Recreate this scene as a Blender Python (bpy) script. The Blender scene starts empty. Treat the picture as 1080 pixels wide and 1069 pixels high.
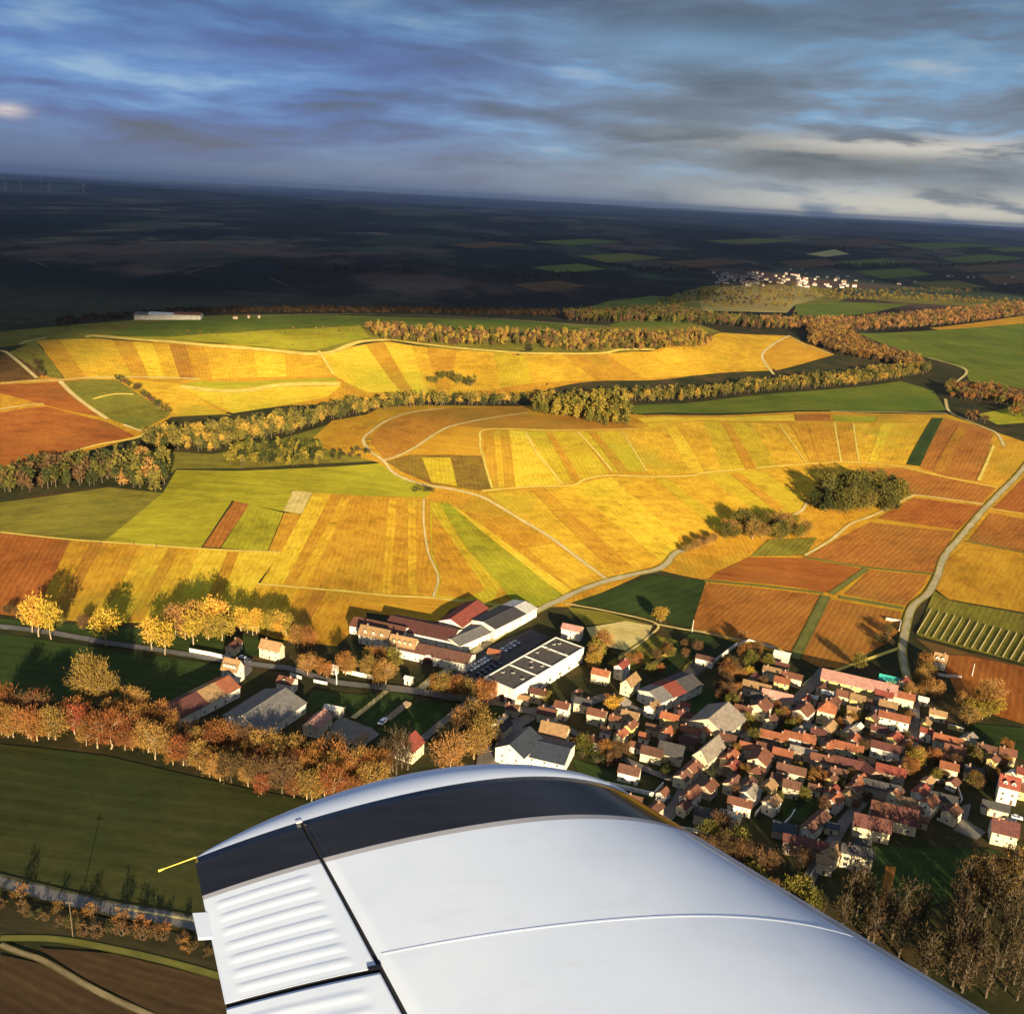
import bpy, math, random
import numpy as np
from mathutils import Vector, Matrix
from mathutils.geometry import delaunay_2d_cdt
R = math.radians
random.seed(7)
rng = np.random.default_rng(7)
S = bpy.context.scene
COL = S.collection

# ------------------------------------------------------------------ camera
CAM_Z = 230.0
FPX = 1000.0                       # focal length in photo pixels (photo 1080 x 1069)
PITCH, ROLL = R(18.06), R(3.18)
CO = np.array([0.0, 0.0, CAM_Z])
_r0 = np.array([1.0, 0, 0]); _u0 = np.array([0, math.sin(PITCH), math.cos(PITCH)])
FWD = np.array([0, math.cos(PITCH), -math.sin(PITCH)])
RIGHT = _r0 * math.cos(ROLL) + _u0 * math.sin(ROLL)
UP = -_r0 * math.sin(ROLL) + _u0 * math.cos(ROLL)

cam_d = bpy.data.cameras.new('camera'); cam = bpy.data.objects.new('camera', cam_d); COL.objects.link(cam)
cam_d.sensor_fit = 'HORIZONTAL'; cam_d.angle = 2 * math.atan(540 / FPX)
cam_d.clip_start = 0.05; cam_d.clip_end = 200000
cam.matrix_world = Matrix(((RIGHT[0], UP[0], -FWD[0], 0), (RIGHT[1], UP[1], -FWD[1], 0),
                           (RIGHT[2], UP[2], -FWD[2], CAM_Z), (0, 0, 0, 1)))
S.camera = cam

def ray(px, py):
    px = np.asarray(px, float); py = np.asarray(py, float)
    d = FWD * FPX + (px - 540)[..., None] * RIGHT - (py - 534.5)[..., None] * UP
    return d / np.linalg.norm(d, axis=-1, keepdims=True)

# ------------------------------------------------------------------ terrain: height control points (where, height in m)
CTRL = [(0,660,0),(0,800,0),(0,1000,0),(270,670,0),(270,800,0),(540,670,0),(540,900,0),(270,950,0),(810,720,0),(810,900,0),
 (1080,780,2),(1080,1000,0),(1080,650,8),(970,650,3),(650,640,2),(760,640,3),(880,660,3),
 (0,575,8),(200,575,8),(400,570,10),(600,560,14),(720,590,8),(880,595,8),(1060,570,14),
 (400,500,25),(600,500,29),(800,500,29),(1000,500,27),(200,520,17),(0,525,13),(1080,500,26),(700,545,18),
 (420,445,41),(550,440,45),(700,440,43),(850,440,41),(1000,440,36),(300,468,28),(150,482,22),(0,500,18),
 (350,425,37),(550,417,40),(700,412,37),(900,402,36),(985,390,40),
 (250,400,46),(500,395,47),(700,390,45),(800,380,46),
 (100,357,66),(250,365,68),(400,361,69),(550,372,66),(700,368,62),(830,355,58),
 (30,400,46),(80,440,32),(30,430,36),(0,362,60),(0,450,29),
 (180,335,74),(350,339,74),(550,345,71),(700,335,60),(0,345,64),
 (1000,360,42),(1080,350,42),(1080,400,40),(950,350,45),(900,336,44),(1080,330,44),
 (200,316,48),(500,320,42),(800,310,22),(800,290,12),(950,303,18),(540,285,30),(200,285,36),(1000,280,25)]
_c = np.array(CTRL, float)
_d = ray(_c[:, 0], _c[:, 1])
_hr = np.hypot(_d[:, 0], _d[:, 1])
_rr = (CAM_Z - _c[:, 2]) * _hr / -_d[:, 2]
_A = np.stack([np.arctan2(_d[:, 0], _d[:, 1]) * 1.6, np.log(_rr / 500)], 1)
def _phi(d2): return 0.5 * d2 * np.log(d2 + 1e-9)
_n = len(_c)
_K = _phi(((_A[:, None] - _A[None]) ** 2).sum(-1)) + np.eye(_n) * 2e-3
_P = np.hstack([np.ones((_n, 1)), _A])
_sol = np.linalg.solve(np.block([[_K, _P], [_P.T, np.zeros((3, 3))]]), np.concatenate([_c[:, 2], np.zeros(3)]))
_w, _p = _sol[:_n], _sol[_n:]
def sstep(a, b, x):
    t = np.clip((x - a) / (b - a), 0, 1); return t * t * (3 - 2 * t)
def H(x, y):
    """terrain height at world x, y (arrays)"""
    x = np.atleast_1d(np.asarray(x, float)); y = np.atleast_1d(np.asarray(y, float))
    out = np.empty(x.shape)
    xf, yf, of = x.ravel(), y.ravel(), out.ravel()
    for i in range(0, len(xf), 40000):
        a = xf[i:i + 40000]; b = yf[i:i + 40000]
        r = np.hypot(a, b) + 1e-6
        az = np.clip(np.arctan2(a, b), -0.72, 0.72)
        q = np.stack([az * 1.6, np.log(np.clip(r, 210, 4500) / 500)], 1)
        z = _phi(((q[:, None] - _A[None]) ** 2).sum(-1)) @ _w + _p[0] + q @ _p[1:]
        z = np.clip(z, -3, 90)
        w = sstep(2300, 6000, r)
        far = 30 + sstep(2500, 9000, r) * (34 * np.sin(a / 2600 + 1.1) * np.cos(b / 1500 + .4) + 20 * np.sin(a / 1430 - b / 1010) + 9 * np.sin(b / 610 + a / 2300)
              + 52 * sstep(9000, 22000, r) * np.sin(a / 5200 + b / 7000 + 2))
        z = z * (1 - w) + far * w
        fr = np.abs(np.arctan2(a, b))
        z = z * (1 - sstep(0.9, 1.6, fr))
        of[i:i + 40000] = z
    return of.reshape(x.shape)

_RT = np.geomspace(150, 60000, 620)
def ground(px, py):
    """where the sight line through a photo pixel meets the terrain"""
    d = ray(np.atleast_1d(px), np.atleast_1d(py)).reshape(-1, 3)
    hr = np.hypot(d[:, 0], d[:, 1])
    res = np.empty((len(d), 3))
    for i in range(len(d)):
        ux, uy, sl = d[i, 0] / hr[i], d[i, 1] / hr[i], d[i, 2] / hr[i]
        lo, hi = 150.0, 60000.0
        if sl < -1e-5:
            r_max = min(60000, CAM_Z / -sl * 1.2 + 50); r_min = max(150, (CAM_Z - 110) / -sl * 0.9)
            rt = np.geomspace(r_min, max(r_max, r_min * 1.01), 60)
        else:
            rt = _RT[::8]
        g = CAM_Z + rt * sl - H(ux * rt, uy * rt)
        k = np.argmax(g < 0) if (g < 0).any() else len(rt) - 1
        lo, hi = rt[max(k - 1, 0)], rt[k]
        rt = np.linspace(lo, hi, 12)
        g = CAM_Z + rt * sl - H(ux * rt, uy * rt)
        k = np.argmax(g < 0) if (g < 0).any() else 11
        k = max(k, 1)
        t = g[k - 1] / (g[k - 1] - g[k]) if g[k - 1] != g[k] else 0
        r = rt[k - 1] + (rt[k] - rt[k - 1]) * min(max(t, 0), 1)
        res[i] = (ux * r, uy * r, CAM_Z + r * sl)
    return res
def g1(px, py): return ground([px], [py])[0]

# ------------------------------------------------------------------ object helpers
def mesh_from(name, verts, faces, mats=(), midx=None, smooth=False):
    me = bpy.data.meshes.new(name)
    me.from_pydata([tuple(v) for v in verts], [], faces)
    for m in mats: me.materials.append(m)
    if midx is not None: me.polygons.foreach_set('material_index', midx)
    if smooth: me.polygons.foreach_set('use_smooth', [True] * len(me.polygons))
    me.update()
    return me
def tri_mesh(name, V, F, mats=(), midx=None):
    """fast mesh from numpy arrays of vertices and triangles"""
    me = bpy.data.meshes.new(name)
    nv, nf = len(V), len(F)
    me.vertices.add(nv); me.vertices.foreach_set('co', np.asarray(V, np.float32).ravel())
    me.loops.add(nf * 3); me.loops.foreach_set('vertex_index', np.asarray(F, np.int32).ravel())
    me.polygons.add(nf); me.polygons.foreach_set('loop_start', np.arange(0, nf * 3, 3, dtype=np.int32))
    for m in mats: me.materials.append(m)
    if midx is not None: me.polygons.foreach_set('material_index', np.asarray(midx, np.int32))
    me.update(); me.validate()
    return me
def obj(name, me, parent=None, loc=None, rotz=None):
    o = bpy.data.objects.new(name, me); COL.objects.link(o)
    if parent is not None: o.parent = parent
    if loc is not None: o.location = tuple(loc)
    if rotz is not None: o.rotation_euler = (0, 0, rotz)
    return o
def tag(o, label, cat, group=None, kind=None):
    o['label'] = label; o['category'] = cat
    if group: o['group'] = group
    if kind: o['kind'] = kind
    return o
def thing(name, label, cat, loc, rotz=0, group=None):
    return tag(obj(name, None, None, loc, rotz), label, cat, group)
def struct(o):
    o['kind'] = 'structure'; return o

class MB:
    """collects boxes, prisms and tubes into one mesh"""
    def __init__(s): s.v, s.f, s.m = [], [], []
    def poly(s, pts, m=0):
        b = len(s.v); s.v += [tuple(p) for p in pts]; s.f.append(tuple(range(b, b + len(pts)))); s.m.append(m)
    def hexa(s, p, m=0):
        b = len(s.v); s.v += [tuple(q) for q in p]
        for f in ((3, 2, 1, 0), (4, 5, 6, 7), (0, 1, 5, 4), (1, 2, 6, 5), (2, 3, 7, 6), (3, 0, 4, 7)):
            s.f.append(tuple(b + i for i in f)); s.m.append(m)
    def box(s, x0, y0, z0, x1, y1, z1, m=0):
        s.hexa([(x0, y0, z0), (x1, y0, z0), (x1, y1, z0), (x0, y1, z0), (x0, y0, z1), (x1, y0, z1), (x1, y1, z1), (x0, y1, z1)], m)
    def prism(s, sec, axis_a, axis_b, m=0):
        """sec: closed (y,z) outline counter-clockwise, swept along x from axis_a to axis_b"""
        b = len(s.v); n = len(sec)
        s.v += [(axis_a, y, z) for y, z in sec] + [(axis_b, y, z) for y, z in sec]
        s.f.append(tuple(b + i for i in reversed(range(n)))); s.m.append(m)
        s.f.append(tuple(b + n + i for i in range(n))); s.m.append(m)
        for i in range(n):
            j = (i + 1) % n
            s.f.append((b + i, b + j, b + n + j, b + n + i)); s.m.append(m)
    def tube(s, p, q, r0, r1, n=5, m=0):
        p = Vector(p); q = Vector(q); d = (q - p)
        if d.length < 1e-6: return
        d.normalize(); a = d.orthogonal().normalized(); c = d.cross(a)
        b = len(s.v)
        for P, r in ((p, r0), (q, r1)):
            for i in range(n):
                t = 2 * math.pi * i / n
                s.v.append(tuple(P + a * (r * math.cos(t)) + c * (r * math.sin(t))))
        for i in range(n):
            j = (i + 1) % n
            s.f.append((b + i, b + j, b + n + j, b + n + i)); s.m.append(m)
        s.f.append(tuple(b + n + i for i in range(n))); s.m.append(m)
        s.f.append(tuple(b + i for i in reversed(range(n)))); s.m.append(m)
    def mesh(s, name, mats, smooth=False):
        return mesh_from(name, s.v, s.f, mats, s.m, smooth)

# ------------------------------------------------------------------ materials
def new_mat(name, rough=0.85):
    m = bpy.data.materials.new(name); m.use_nodes = True
    nt = m.node_tree; b = nt.nodes['Principled BSDF']
    b.inputs['Roughness'].default_value = rough
    b.inputs['Specular IOR Level'].default_value = 0.25
    return m, nt, b
def N(nt, t, **kw):
    n = nt.nodes.new(t)
    for k, v in kw.items():
        if k in n.inputs.keys() if hasattr(n.inputs, 'keys') else False: n.inputs[k].default_value = v
        else: setattr(n, k, v)
    return n
def noise(nt, vec, scale, detail=4, rough=0.55):
    n = nt.nodes.new('ShaderNodeTexNoise'); n.inputs['Scale'].default_value = scale
    n.inputs['Detail'].default_value = detail; n.inputs['Roughness'].default_value = rough
    if vec is not None: nt.links.new(vec, n.inputs['Vector'])
    return n.outputs['Fac']
def mapping(nt, vec, scale, rot=(0, 0, 0)):
    n = nt.nodes.new('ShaderNodeMapping'); n.inputs['Scale'].default_value = scale; n.inputs['Rotation'].default_value = rot
    nt.links.new(vec, n.inputs['Vector']); return n.outputs['Vector']
def ramp(nt, fac, stops):
    n = nt.nodes.new('ShaderNodeValToRGB'); e = n.color_ramp.elements
    while len(e) < len(stops): e.new(0.5)
    for i, (p, c) in enumerate(stops):
        e[i].position = p; e[i].color = (*c, 1)
    nt.links.new(fac, n.inputs['Fac']); return n.outputs['Color']
def mix(nt, fac, a, b, mode='MIX'):
    n = nt.nodes.new('ShaderNodeMix'); n.data_type = 'RGBA'; n.blend_type = mode
    for val, key in ((fac, 0), (a, 6), (b, 7)):
        if isinstance(val, (int, float)): n.inputs[key].default_value = val
        elif isinstance(val, tuple): n.inputs[key].default_value = (*val, 1)
        else: nt.links.new(val, n.inputs[key])
    return n.outputs[2]
def math_n(nt, op, a, b=None, clamp=False):
    n = nt.nodes.new('ShaderNodeMath'); n.operation = op; n.use_clamp = clamp
    for v, i in ((a, 0), (b, 1)):
        if v is None: continue
        if isinstance(v, (int, float)): n.inputs[i].default_value = v
        else: nt.links.new(v, n.inputs[i])
    return n.outputs[0]
def objcoord(nt): return nt.nodes.new('ShaderNodeTexCoord').outputs['Object']
def worldpos(nt): return nt.nodes.new('ShaderNodeNewGeometry').outputs['Position']
def sc(c, k): return tuple(min(1, v * k) for v in c)

def plain(name, c, var=0.25, scale=0.6, rough=0.8):
    m, nt, b = new_mat(name, rough)
    oi = nt.nodes.new('ShaderNodeObjectInfo')
    f = noise(nt, objcoord(nt), scale, 5, .6)
    col = ramp(nt, f, [(0.3, sc(c, 1 - var)), (0.7, sc(c, 1 + var))])
    hs = nt.nodes.new('ShaderNodeHueSaturation')
    nt.links.new(col, hs.inputs['Color'])
    v = math_n(nt, 'ADD', math_n(nt, 'MULTIPLY', oi.outputs['Random'], var), 1 - var / 2)
    nt.links.new(v, hs.inputs['Value'])
    nt.links.new(hs.outputs['Color'], b.inputs['Base Color'])
    return m

def field_mat(name, c, c2=None, rows=0.10, row_w=3.2, streak=0.55, patch=0.5):
    """crop or vine rows run along local X of the field; c and c2 alternate in long streaks and patches"""
    c2 = c2 or sc(c, 1.35)
    m, nt, b = new_mat(name, 0.95)
    b.inputs['Specular IOR Level'].default_value = 0.05
    oc = objcoord(nt); wp = worldpos(nt)
    off = nt.nodes.new('ShaderNodeVectorMath'); off.operation = 'ADD'; nt.links.new(oc, off.inputs[0])
    oi = nt.nodes.new('ShaderNodeObjectInfo'); sh = nt.nodes.new('ShaderNodeVectorMath'); sh.operation = 'SCALE'; sh.inputs[0].default_value = (700, 900, 0)
    nt.links.new(oi.outputs['Random'], sh.inputs['Scale']); nt.links.new(sh.outputs[0], off.inputs[1]); oc2 = off.outputs[0]
    s1 = noise(nt, mapping(nt, oc2, (0.005, 0.07, 1)), 1.0, 5, .7)
    s2 = noise(nt, mapping(nt, oc2, (0.025, 0.42, 1)), 1.0, 4, .75)
    pt = noise(nt, wp, 0.014, 7, .68)
    f = math_n(nt, 'ADD', math_n(nt, 'MULTIPLY', s1, streak), math_n(nt, 'MULTIPLY', pt, patch))
    f = math_n(nt, 'ADD', f, math_n(nt, 'MULTIPLY', s2, 0.35))
    f = math_n(nt, 'DIVIDE', f, streak + patch + .35)
    col = ramp(nt, f, [(0.37, sc(c, .58)), (0.48, c), (0.58, c2)])
    g = (c[0] * .62, c[1] * .95, c[2])                         # weedy or thin places are greener
    wk = ramp(nt, noise(nt, wp, 0.0075, 6, .65), [(.52, (0, 0, 0)), (.68, (.75,) * 3)])
    col = mix(nt, wk, col, g)
    w = nt.nodes.new('ShaderNodeTexWave'); w.wave_type = 'BANDS'; w.bands_direction = 'Y'
    w.inputs['Scale'].default_value = 0.314 / row_w; w.inputs['Distortion'].default_value = 3.5
    w.inputs['Detail'].default_value = 3; w.inputs['Detail Scale'].default_value = .4
    nt.links.new(oc, w.inputs['Vector'])
    rr = math_n(nt, 'MULTIPLY', w.outputs['Fac'], noise(nt, wp, .03, 3, .6))
    col = mix(nt, 1.0, col, ramp(nt, rr, [(0.1, (1 - rows,) * 3), (0.5, (1, 1, 1))]), 'MULTIPLY')
    fine = noise(nt, mapping(nt, oc2, (.2, .6, 1)), 1.0, 4, .75)
    col = mix(nt, 1.0, col, ramp(nt, fine, [(0.3, (.74,) * 3), (0.7, (1.08, 1.08, 1.08))]), 'MULTIPLY')
    nt.links.new(col, b.inputs['Base Color'])
    return m
# ------------------------------------------------------------------ ground sheet
def ground_sheet():
    az = np.concatenate([np.linspace(-180, -60, 25)[:-1], np.linspace(-60, -34, 40)[:-1], np.linspace(-34, 34, 300)[:-1], np.linspace(34, 60, 40)[:-1], np.linspace(60, 180, 25)[:-1]])
    a = np.radians(az)
    r = np.concatenate([[0.0], np.geomspace(60, 6000, 330), np.geomspace(6000, 90000, 110)[1:]])
    AA, RR = np.meshgrid(a, r[1:])
    x = RR * np.sin(AA); y = RR * np.cos(AA); z = H(x, y)
    z = z - sstep(45000, 90000, RR) * 30
    na, nr = len(a), len(r) - 1
    V = np.concatenate([[[0, 0, float(H(0.0, 60.0)[0])]], np.stack([x, y, z], -1).reshape(-1, 3)])
    i = np.arange(nr - 1)[:, None] * na + 1; j = np.arange(na)[None]; k = (np.arange(na)[None] + 1) % na
    A_, B_, C_, D_ = i + j, i + k, i + na + k, i + na + j
    F = np.concatenate([np.stack([A_, C_, B_], -1).reshape(-1, 3), np.stack([A_, D_, C_], -1).reshape(-1, 3),
                        np.stack([np.zeros(na, int), 1 + np.arange(na), 1 + (np.arange(na) + 1) % na], -1)])
    F = F[:, [0, 2, 1]]
    m, nt, b = new_mat('rough grass and far farmland', 0.95)
    b.inputs['Specular IOR Level'].default_value = 0.05
    wp = worldpos(nt)
    near = ramp(nt, noise(nt, wp, 0.03, 7, .65), [(0.35, (.030, .034, .012)), (0.5, (.050, .048, .016)), (0.62, (.085, .058, .022))])
    fine = ramp(nt, noise(nt, wp, 0.25, 5, .7), [(0.3, (.6,) * 3), (0.7, (1.0,) * 3)])
    near = mix(nt, 1.0, near, fine, 'MULTIPLY')
    vo = nt.nodes.new('ShaderNodeTexVoronoi'); vo.inputs['Scale'].default_value = 0.0022
    nt.links.new(mapping(nt, wp, (1, .8, 0)), vo.inputs['Vector'])
    vc = nt.nodes.new('ShaderNodeSeparateColor'); nt.links.new(vo.outputs['Color'], vc.inputs['Color'])
    far = ramp(nt, vc.outputs[0], [(0.0, (.045, .062, .028)), (.25, (.095, .055, .034)), (.5, (.14, .088, .052)), (.75, (.058, .085, .034)), (1, (.20, .145, .08))])
    wood = ramp(nt, noise(nt, mapping(nt, wp, (1, .45, 1)), 0.0011, 8, .68), [(0.44, (1.0, 1, 1)), (0.50, (.16, .17, .15))])
    far = mix(nt, 1.0, far, wood, 'MULTIPLY')
    far = mix(nt, 1.0, far, ramp(nt, noise(nt, wp, 0.03, 5, .7), [(.3, (.6,) * 3), (.7, (1.0,) * 3)]), 'MULTIPLY')
    sx = nt.nodes.new('ShaderNodeSeparateXYZ'); nt.links.new(wp, sx.inputs[0])
    mr = nt.nodes.new('ShaderNodeMapRange'); mr.inputs['From Min'].default_value = 1350; mr.inputs['From Max'].default_value = 1750
    nt.links.new(sx.outputs['Y'], mr.inputs['Value'])
    nt.links.new(mix(nt, mr.outputs['Result'], near, far), b.inputs['Base Color'])
    return struct(obj('ground', tri_mesh('ground', V, F, [m])))
ground_sheet()

# ------------------------------------------------------------------ fields laid on the terrain
PAL = {}
def pal(k, *a, **kw): PAL[k] = field_mat(k, *a, **kw)
pal('gold',   (.60, .33, .022), (.78, .47, .034))
pal('amber',  (.52, .25, .020), (.64, .35, .027))
pal('rust',   (.40, .145, .026), (.48, .195, .032), rows=.2)
pal('red',    (.36, .110, .021), (.44, .150, .027), rows=.18)
pal('yellow', (.68, .43, .026), (.80, .57, .045))
pal('lime',   (.34, .29, .018), (.45, .39, .024), rows=.1, patch=.8)
pal('goldlime', (.54, .36, .021), (.66, .47, .028), rows=.12, patch=.8)
pal('green',  (.14, .17, .018), (.20, .22, .022), rows=.2, patch=.9, row_w=8)
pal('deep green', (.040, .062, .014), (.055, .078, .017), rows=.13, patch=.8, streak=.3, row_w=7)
pal('ochre',  (.42, .18, .022), (.52, .25, .028), rows=.15)
pal('sandgrass', (.36, .27, .075), (.46, .35, .11), rows=.05, patch=.9)
pal('umber', (.22, .115, .020), (.30, .19, .024), rows=.12, row_w=3)
pal('olive',  (.20, .165, .022), (.29, .24, .03), rows=.2)
pal('brown',  (.15, .075, .022), (.22, .12, .03), rows=.25)
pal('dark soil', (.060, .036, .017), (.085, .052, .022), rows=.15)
pal('pale',   (.62, .47, .15), (.74, .60, .24), rows=.1, patch=.9)
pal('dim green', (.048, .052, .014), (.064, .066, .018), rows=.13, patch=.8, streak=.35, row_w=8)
pal('chalk',  (.34, .29, .16), (.44, .38, .22), rows=.05, patch=.9)
pal('paving', (.20, .17, .13), (.25, .21, .16), rows=0, patch=.9)
pal('tarmac', (.085, .075, .068), (.11, .098, .088), rows=0, patch=.9)
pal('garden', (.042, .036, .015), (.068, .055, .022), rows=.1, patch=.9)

def inside(poly, X, Y):
    n = len(poly); c = np.zeros(X.shape, bool)
    for i in range(n):
        x0, y0 = poly[i]; x1, y1 = poly[i - 1]
        if y0 == y1: continue
        c ^= ((y0 > Y) != (y1 > Y)) & (X < (x1 - x0) * (Y - y0) / (y1 - y0) + x0)
    return c
def drape(name, wpoly, mat, lift, row=None, step=None):
    """a sheet with world outline wpoly, draped over the terrain; row = world direction of its rows"""
    P = np.array(wpoly)[:, :2]
    c = P.mean(0); D = max(np.hypot(*c), 200)
    st = step or max(5.0, D * 0.014)
    edge = []
    for i in range(len(P)):
        a, b = P[i], P[(i + 1) % len(P)]
        k = max(1, int(np.hypot(*(b - a)) / st))
        for t in range(k): edge.append(a + (b - a) * t / k)
    edge = np.array(edge)
    lo, hi = edge.min(0), edge.max(0)
    gx, gy = np.meshgrid(np.arange(lo[0] + st / 2, hi[0], st), np.arange(lo[1] + st / 2, hi[1], st))
    gx = gx.ravel(); gy = gy.ravel()
    k = inside(P, gx, gy); pts = np.stack([gx[k], gy[k]], 1)
    if len(pts):
        d = np.min(np.hypot(pts[:, None, 0] - edge[None, :, 0], pts[:, None, 1] - edge[None, :, 1]), axis=1) if len(pts) * len(edge) < 4e6 else np.full(len(pts), st)
        pts = pts[d > st * .4]
    allp = np.concatenate([edge, pts]) if len(pts) else edge
    ne = len(edge)
    vs, es, fs, *_ = delaunay_2d_cdt([Vector(p) for p in allp], [(i, (i + 1) % ne) for i in range(ne)], [], 1, 1e-4)
    V = np.array([(v.x, v.y) for v in vs]); z = H(V[:, 0], V[:, 1]) + lift
    ang = math.atan2(row[1], row[0]) if row is not None else 0
    org = np.array([c[0], c[1], float(H(c[0], c[1])[0])])
    dx, dy = V[:, 0] - c[0], V[:, 1] - c[1]; ca, sa = math.cos(-ang), math.sin(-ang)
    L = np.stack([dx * ca - dy * sa, dx * sa + dy * ca, z - org[2]], 1)
    F = []
    for f in fs:
        a, b, d = (L[f[0]], L[f[1]], L[f[2]])
        F.append(f if (b[0]-a[0])*(d[1]-a[1])-(b[1]-a[1])*(d[0]-a[0]) > 0 else f[::-1])
    o = obj(name, tri_mesh(name, L, np.array(F), [mat]), None, org, ang)
    return struct(o)
def px_dir(px, py, dx, dy):
    a = g1(px, py); b = g1(px + dx * .25, py + dy * .25); v = b - a
    return v[0], v[1]
_lift = [0.0]
def field(col, pts, row=None, lift=.25, name=None):
    pts = np.array(pts, float)
    W = ground(pts[:, 0], pts[:, 1])
    c = pts.mean(0)
    if row is None:                                   # along the longest edge
        e = np.roll(W, -1, 0) - W; l = np.hypot(e[:, 0], e[:, 1]); row = e[np.argmax(l)][:2]
    else: row = px_dir(c[0], c[1], *row)
    _lift[0] = (_lift[0] + .013) % .12
    nm = name or ('vineyard' if col in ('gold', 'amber', 'rust', 'red', 'yellow') else 'field')
    return drape(nm, W, PAL[col], lift + _lift[0], row)

# under-sheets: the general tone of each slope
field('amber', [(0,380),(100,358),(190,362),(330,374),(410,360),(560,372),(690,370),(760,352),(832,354),(880,374),(830,388),(700,400),(560,416),(400,420),(300,428),(180,440),(150,460),(0,500)], (8,30), .1, 'hillside')
field('amber', [(330,470),(400,430),(560,428),(680,438),(880,434),(1000,437),(1080,470),(1080,640),(985,620),(950,660),(840,694),(728,664),(745,612),(690,600),(600,640),(500,640),(380,625),(296,583),(310,518),(400,488)], (10,30), .1, 'hillside')
field('olive', [(100,357),(0,366),(0,350),(150,337),(350,332),(530,337),(640,345),(720,338),(760,350),(690,368),(560,372),(410,358),(330,373),(190,361)], (30,2), .1, 'hillside')
# gardens and yards of the village floor
# left: slope below the tree belt
SL = (-34, 60)
field('red',   [(0,562),(75,569),(35,652),(0,648)], SL)
field('amber', [(75,569),(150,574),(105,657),(35,652)], SL)
field('gold',  [(150,574),(211,579),(180,657),(105,657)], SL)
field('yellow',[(211,579),(296,583),(271,616),(250,660),(180,657)], SL)
field('gold',  [(271,616),(317,620),(290,674),(250,660)], SL)
field('amber', [(317,620),(380,626),(387,650),(355,682),(290,674)], SL)
field('amber',  [(380,626),(456,631),(491,636),(475,643),(462,656),(386,646)], (30,4))
field('amber', [(349,521),(390,523),(345,623),(298,617)], (-25,60))
field('amber', [(390,523),(447,526),(447,553),(452,584),(462,609),(457,630),(403,628),(345,623)], (-8,60))
field('yellow',[(331,520),(349,521),(298,617),(275,615)], (-25,60))
field('pale',  [(309,518),(330,519),(318,542),(299,539)], (-14,26))
field('amber', [(300,541),(318,543),(296,583),(283,582)], (-14,36))
field('lime',  [(263,532),(299,541),(282,582),(233,578)], (-14,36))
field('rust',  [(247,529),(263,532),(232,578),(214,577)], (-20,40))
field('lime',  [(172,520),(186,496),(250,497),(340,493),(400,489),(420,503),(445,513),(455,520),(447,525),(330,520),(308,517),(262,531),(245,528)], (30,2))
field('lime', [(250,499),(345,495),(400,491),(420,504),(440,512),(446,522),(400,522),(330,519),(306,515)], (30,2), .42)
field('olive', [(0,530),(60,522),(115,514),(172,520),(110,571),(0,562)], (40,-6))
field('lime',  [(172,520),(245,528),(211,579),(141,574),(110,571)], (40,-6))
field('goldlime', [(454,530),(468,531),(505,580),(530,613),(518,637),(470,633),(459,630),(464,609),(454,584)], (40,60))
field('amber', [(456,540),(480,575),(512,622),(490,632),(462,628),(466,609),(456,580)], (30,60), .42)
field('lime', [(463,531),(473,531),(500,554),(547,591),(594,627),(575,640),(546,640),(526,616),(491,577)], (60,60), .44)
field('yellow',[(473,530),(526,567),(603,623),(594,628),(547,591),(500,554)], (60,48), .44)
field('amber', [(478,528),(505,529),(519,534),(555,558),(582,573),(553,576),(530,566)], (50,40))
field('gold',  [(556,578),(583,574),(607,588),(640,612),(617,620),(604,622)], (50,40))
field('gold',  [(513,521),(561,515),(600,513),(640,545),(700,593),(645,611),(610,586),(547,546)], (60,50))
field('yellow',[(600,513),(617,508),(645,503),(715,567),(712,582),(700,593),(640,545)], (60,50))
field('gold',  [(645,503),(688,504),(742,500),(800,540),(760,560),(735,562),(715,567)], (60,46))
field('goldlime',  [(742,500),(800,495),(850,525),(843,540),(800,543)], (60,46))
field('gold',  [(800,495),(858,493),(895,489),(888,512),(852,524)], (60,46))
field('umber', [(407,487),(431,480),(507,481),(519,515),(508,518),(455,511),(424,498)], (3,30))
field('goldlime', [(445,483),(475,483),(482,513),(455,509)], (3,30), .42)
field('amber', [(431,479),(459,459),(477,450),(513,453),(507,466),(508,480)], (30,3))
field('amber', [(515,454),(537,454),(544,514),(520,516),(510,480)], (6,60))
field('yellow',[(537,454),(554,455),(573,480),(593,511),(544,514)], (20,60))
field('goldlime',  [(555,455),(608,455),(643,500),(617,506),(594,511),(573,480)], (26,46))
field('goldlime', [(609,455),(656,455),(682,497),(645,499)], (26,46))
field('gold',  [(657,455),(740,444),(762,497),(688,503),(683,498)], (26,46))
field('goldlime',  [(740,444),(790,446),(820,494),(762,498)], (26,46))
field('gold',  [(790,446),(832,447),(856,492),(820,494)], (26,46))
field('amber', [(832,446),(880,445),(887,487),(856,491)], (10,46))
field('amber', [(881,445),(900,447),(906,487),(888,487)], (6,46))
field('gold',  [(901,447),(981,441),(955,490),(907,487)], (-24,46))
field('deep green', [(983,441),(995,441),(970,492),(955,490)], (-24,46))
field('rust',  [(996,441),(1045,453),(1048,470),(1032,508),(1000,503),(970,493)], (-24,46))
field('amber', [(1048,455),(1080,466),(1080,481),(1055,512),(1034,508)], (-20,40))
field('ochre',  [(477,448),(512,443),(558,437),(640,442),(672,451),(579,453),(514,452)], (40,2))
field('ochre',  [(391,467),(398,453),(411,444),(436,436),(471,431),(555,428),(557,434),(512,441),(477,448),(458,457),(438,471),(420,480),(405,484)], (40,-20))
field('amber', [(330,462),(350,444),(400,435),(455,431),(428,435),(400,446),(385,461),(384,470),(340,468)], (40,-10))
field('yellow',  [(672,441),(837,437),(838,444),(740,443),(685,451)], (40,-2))
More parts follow.
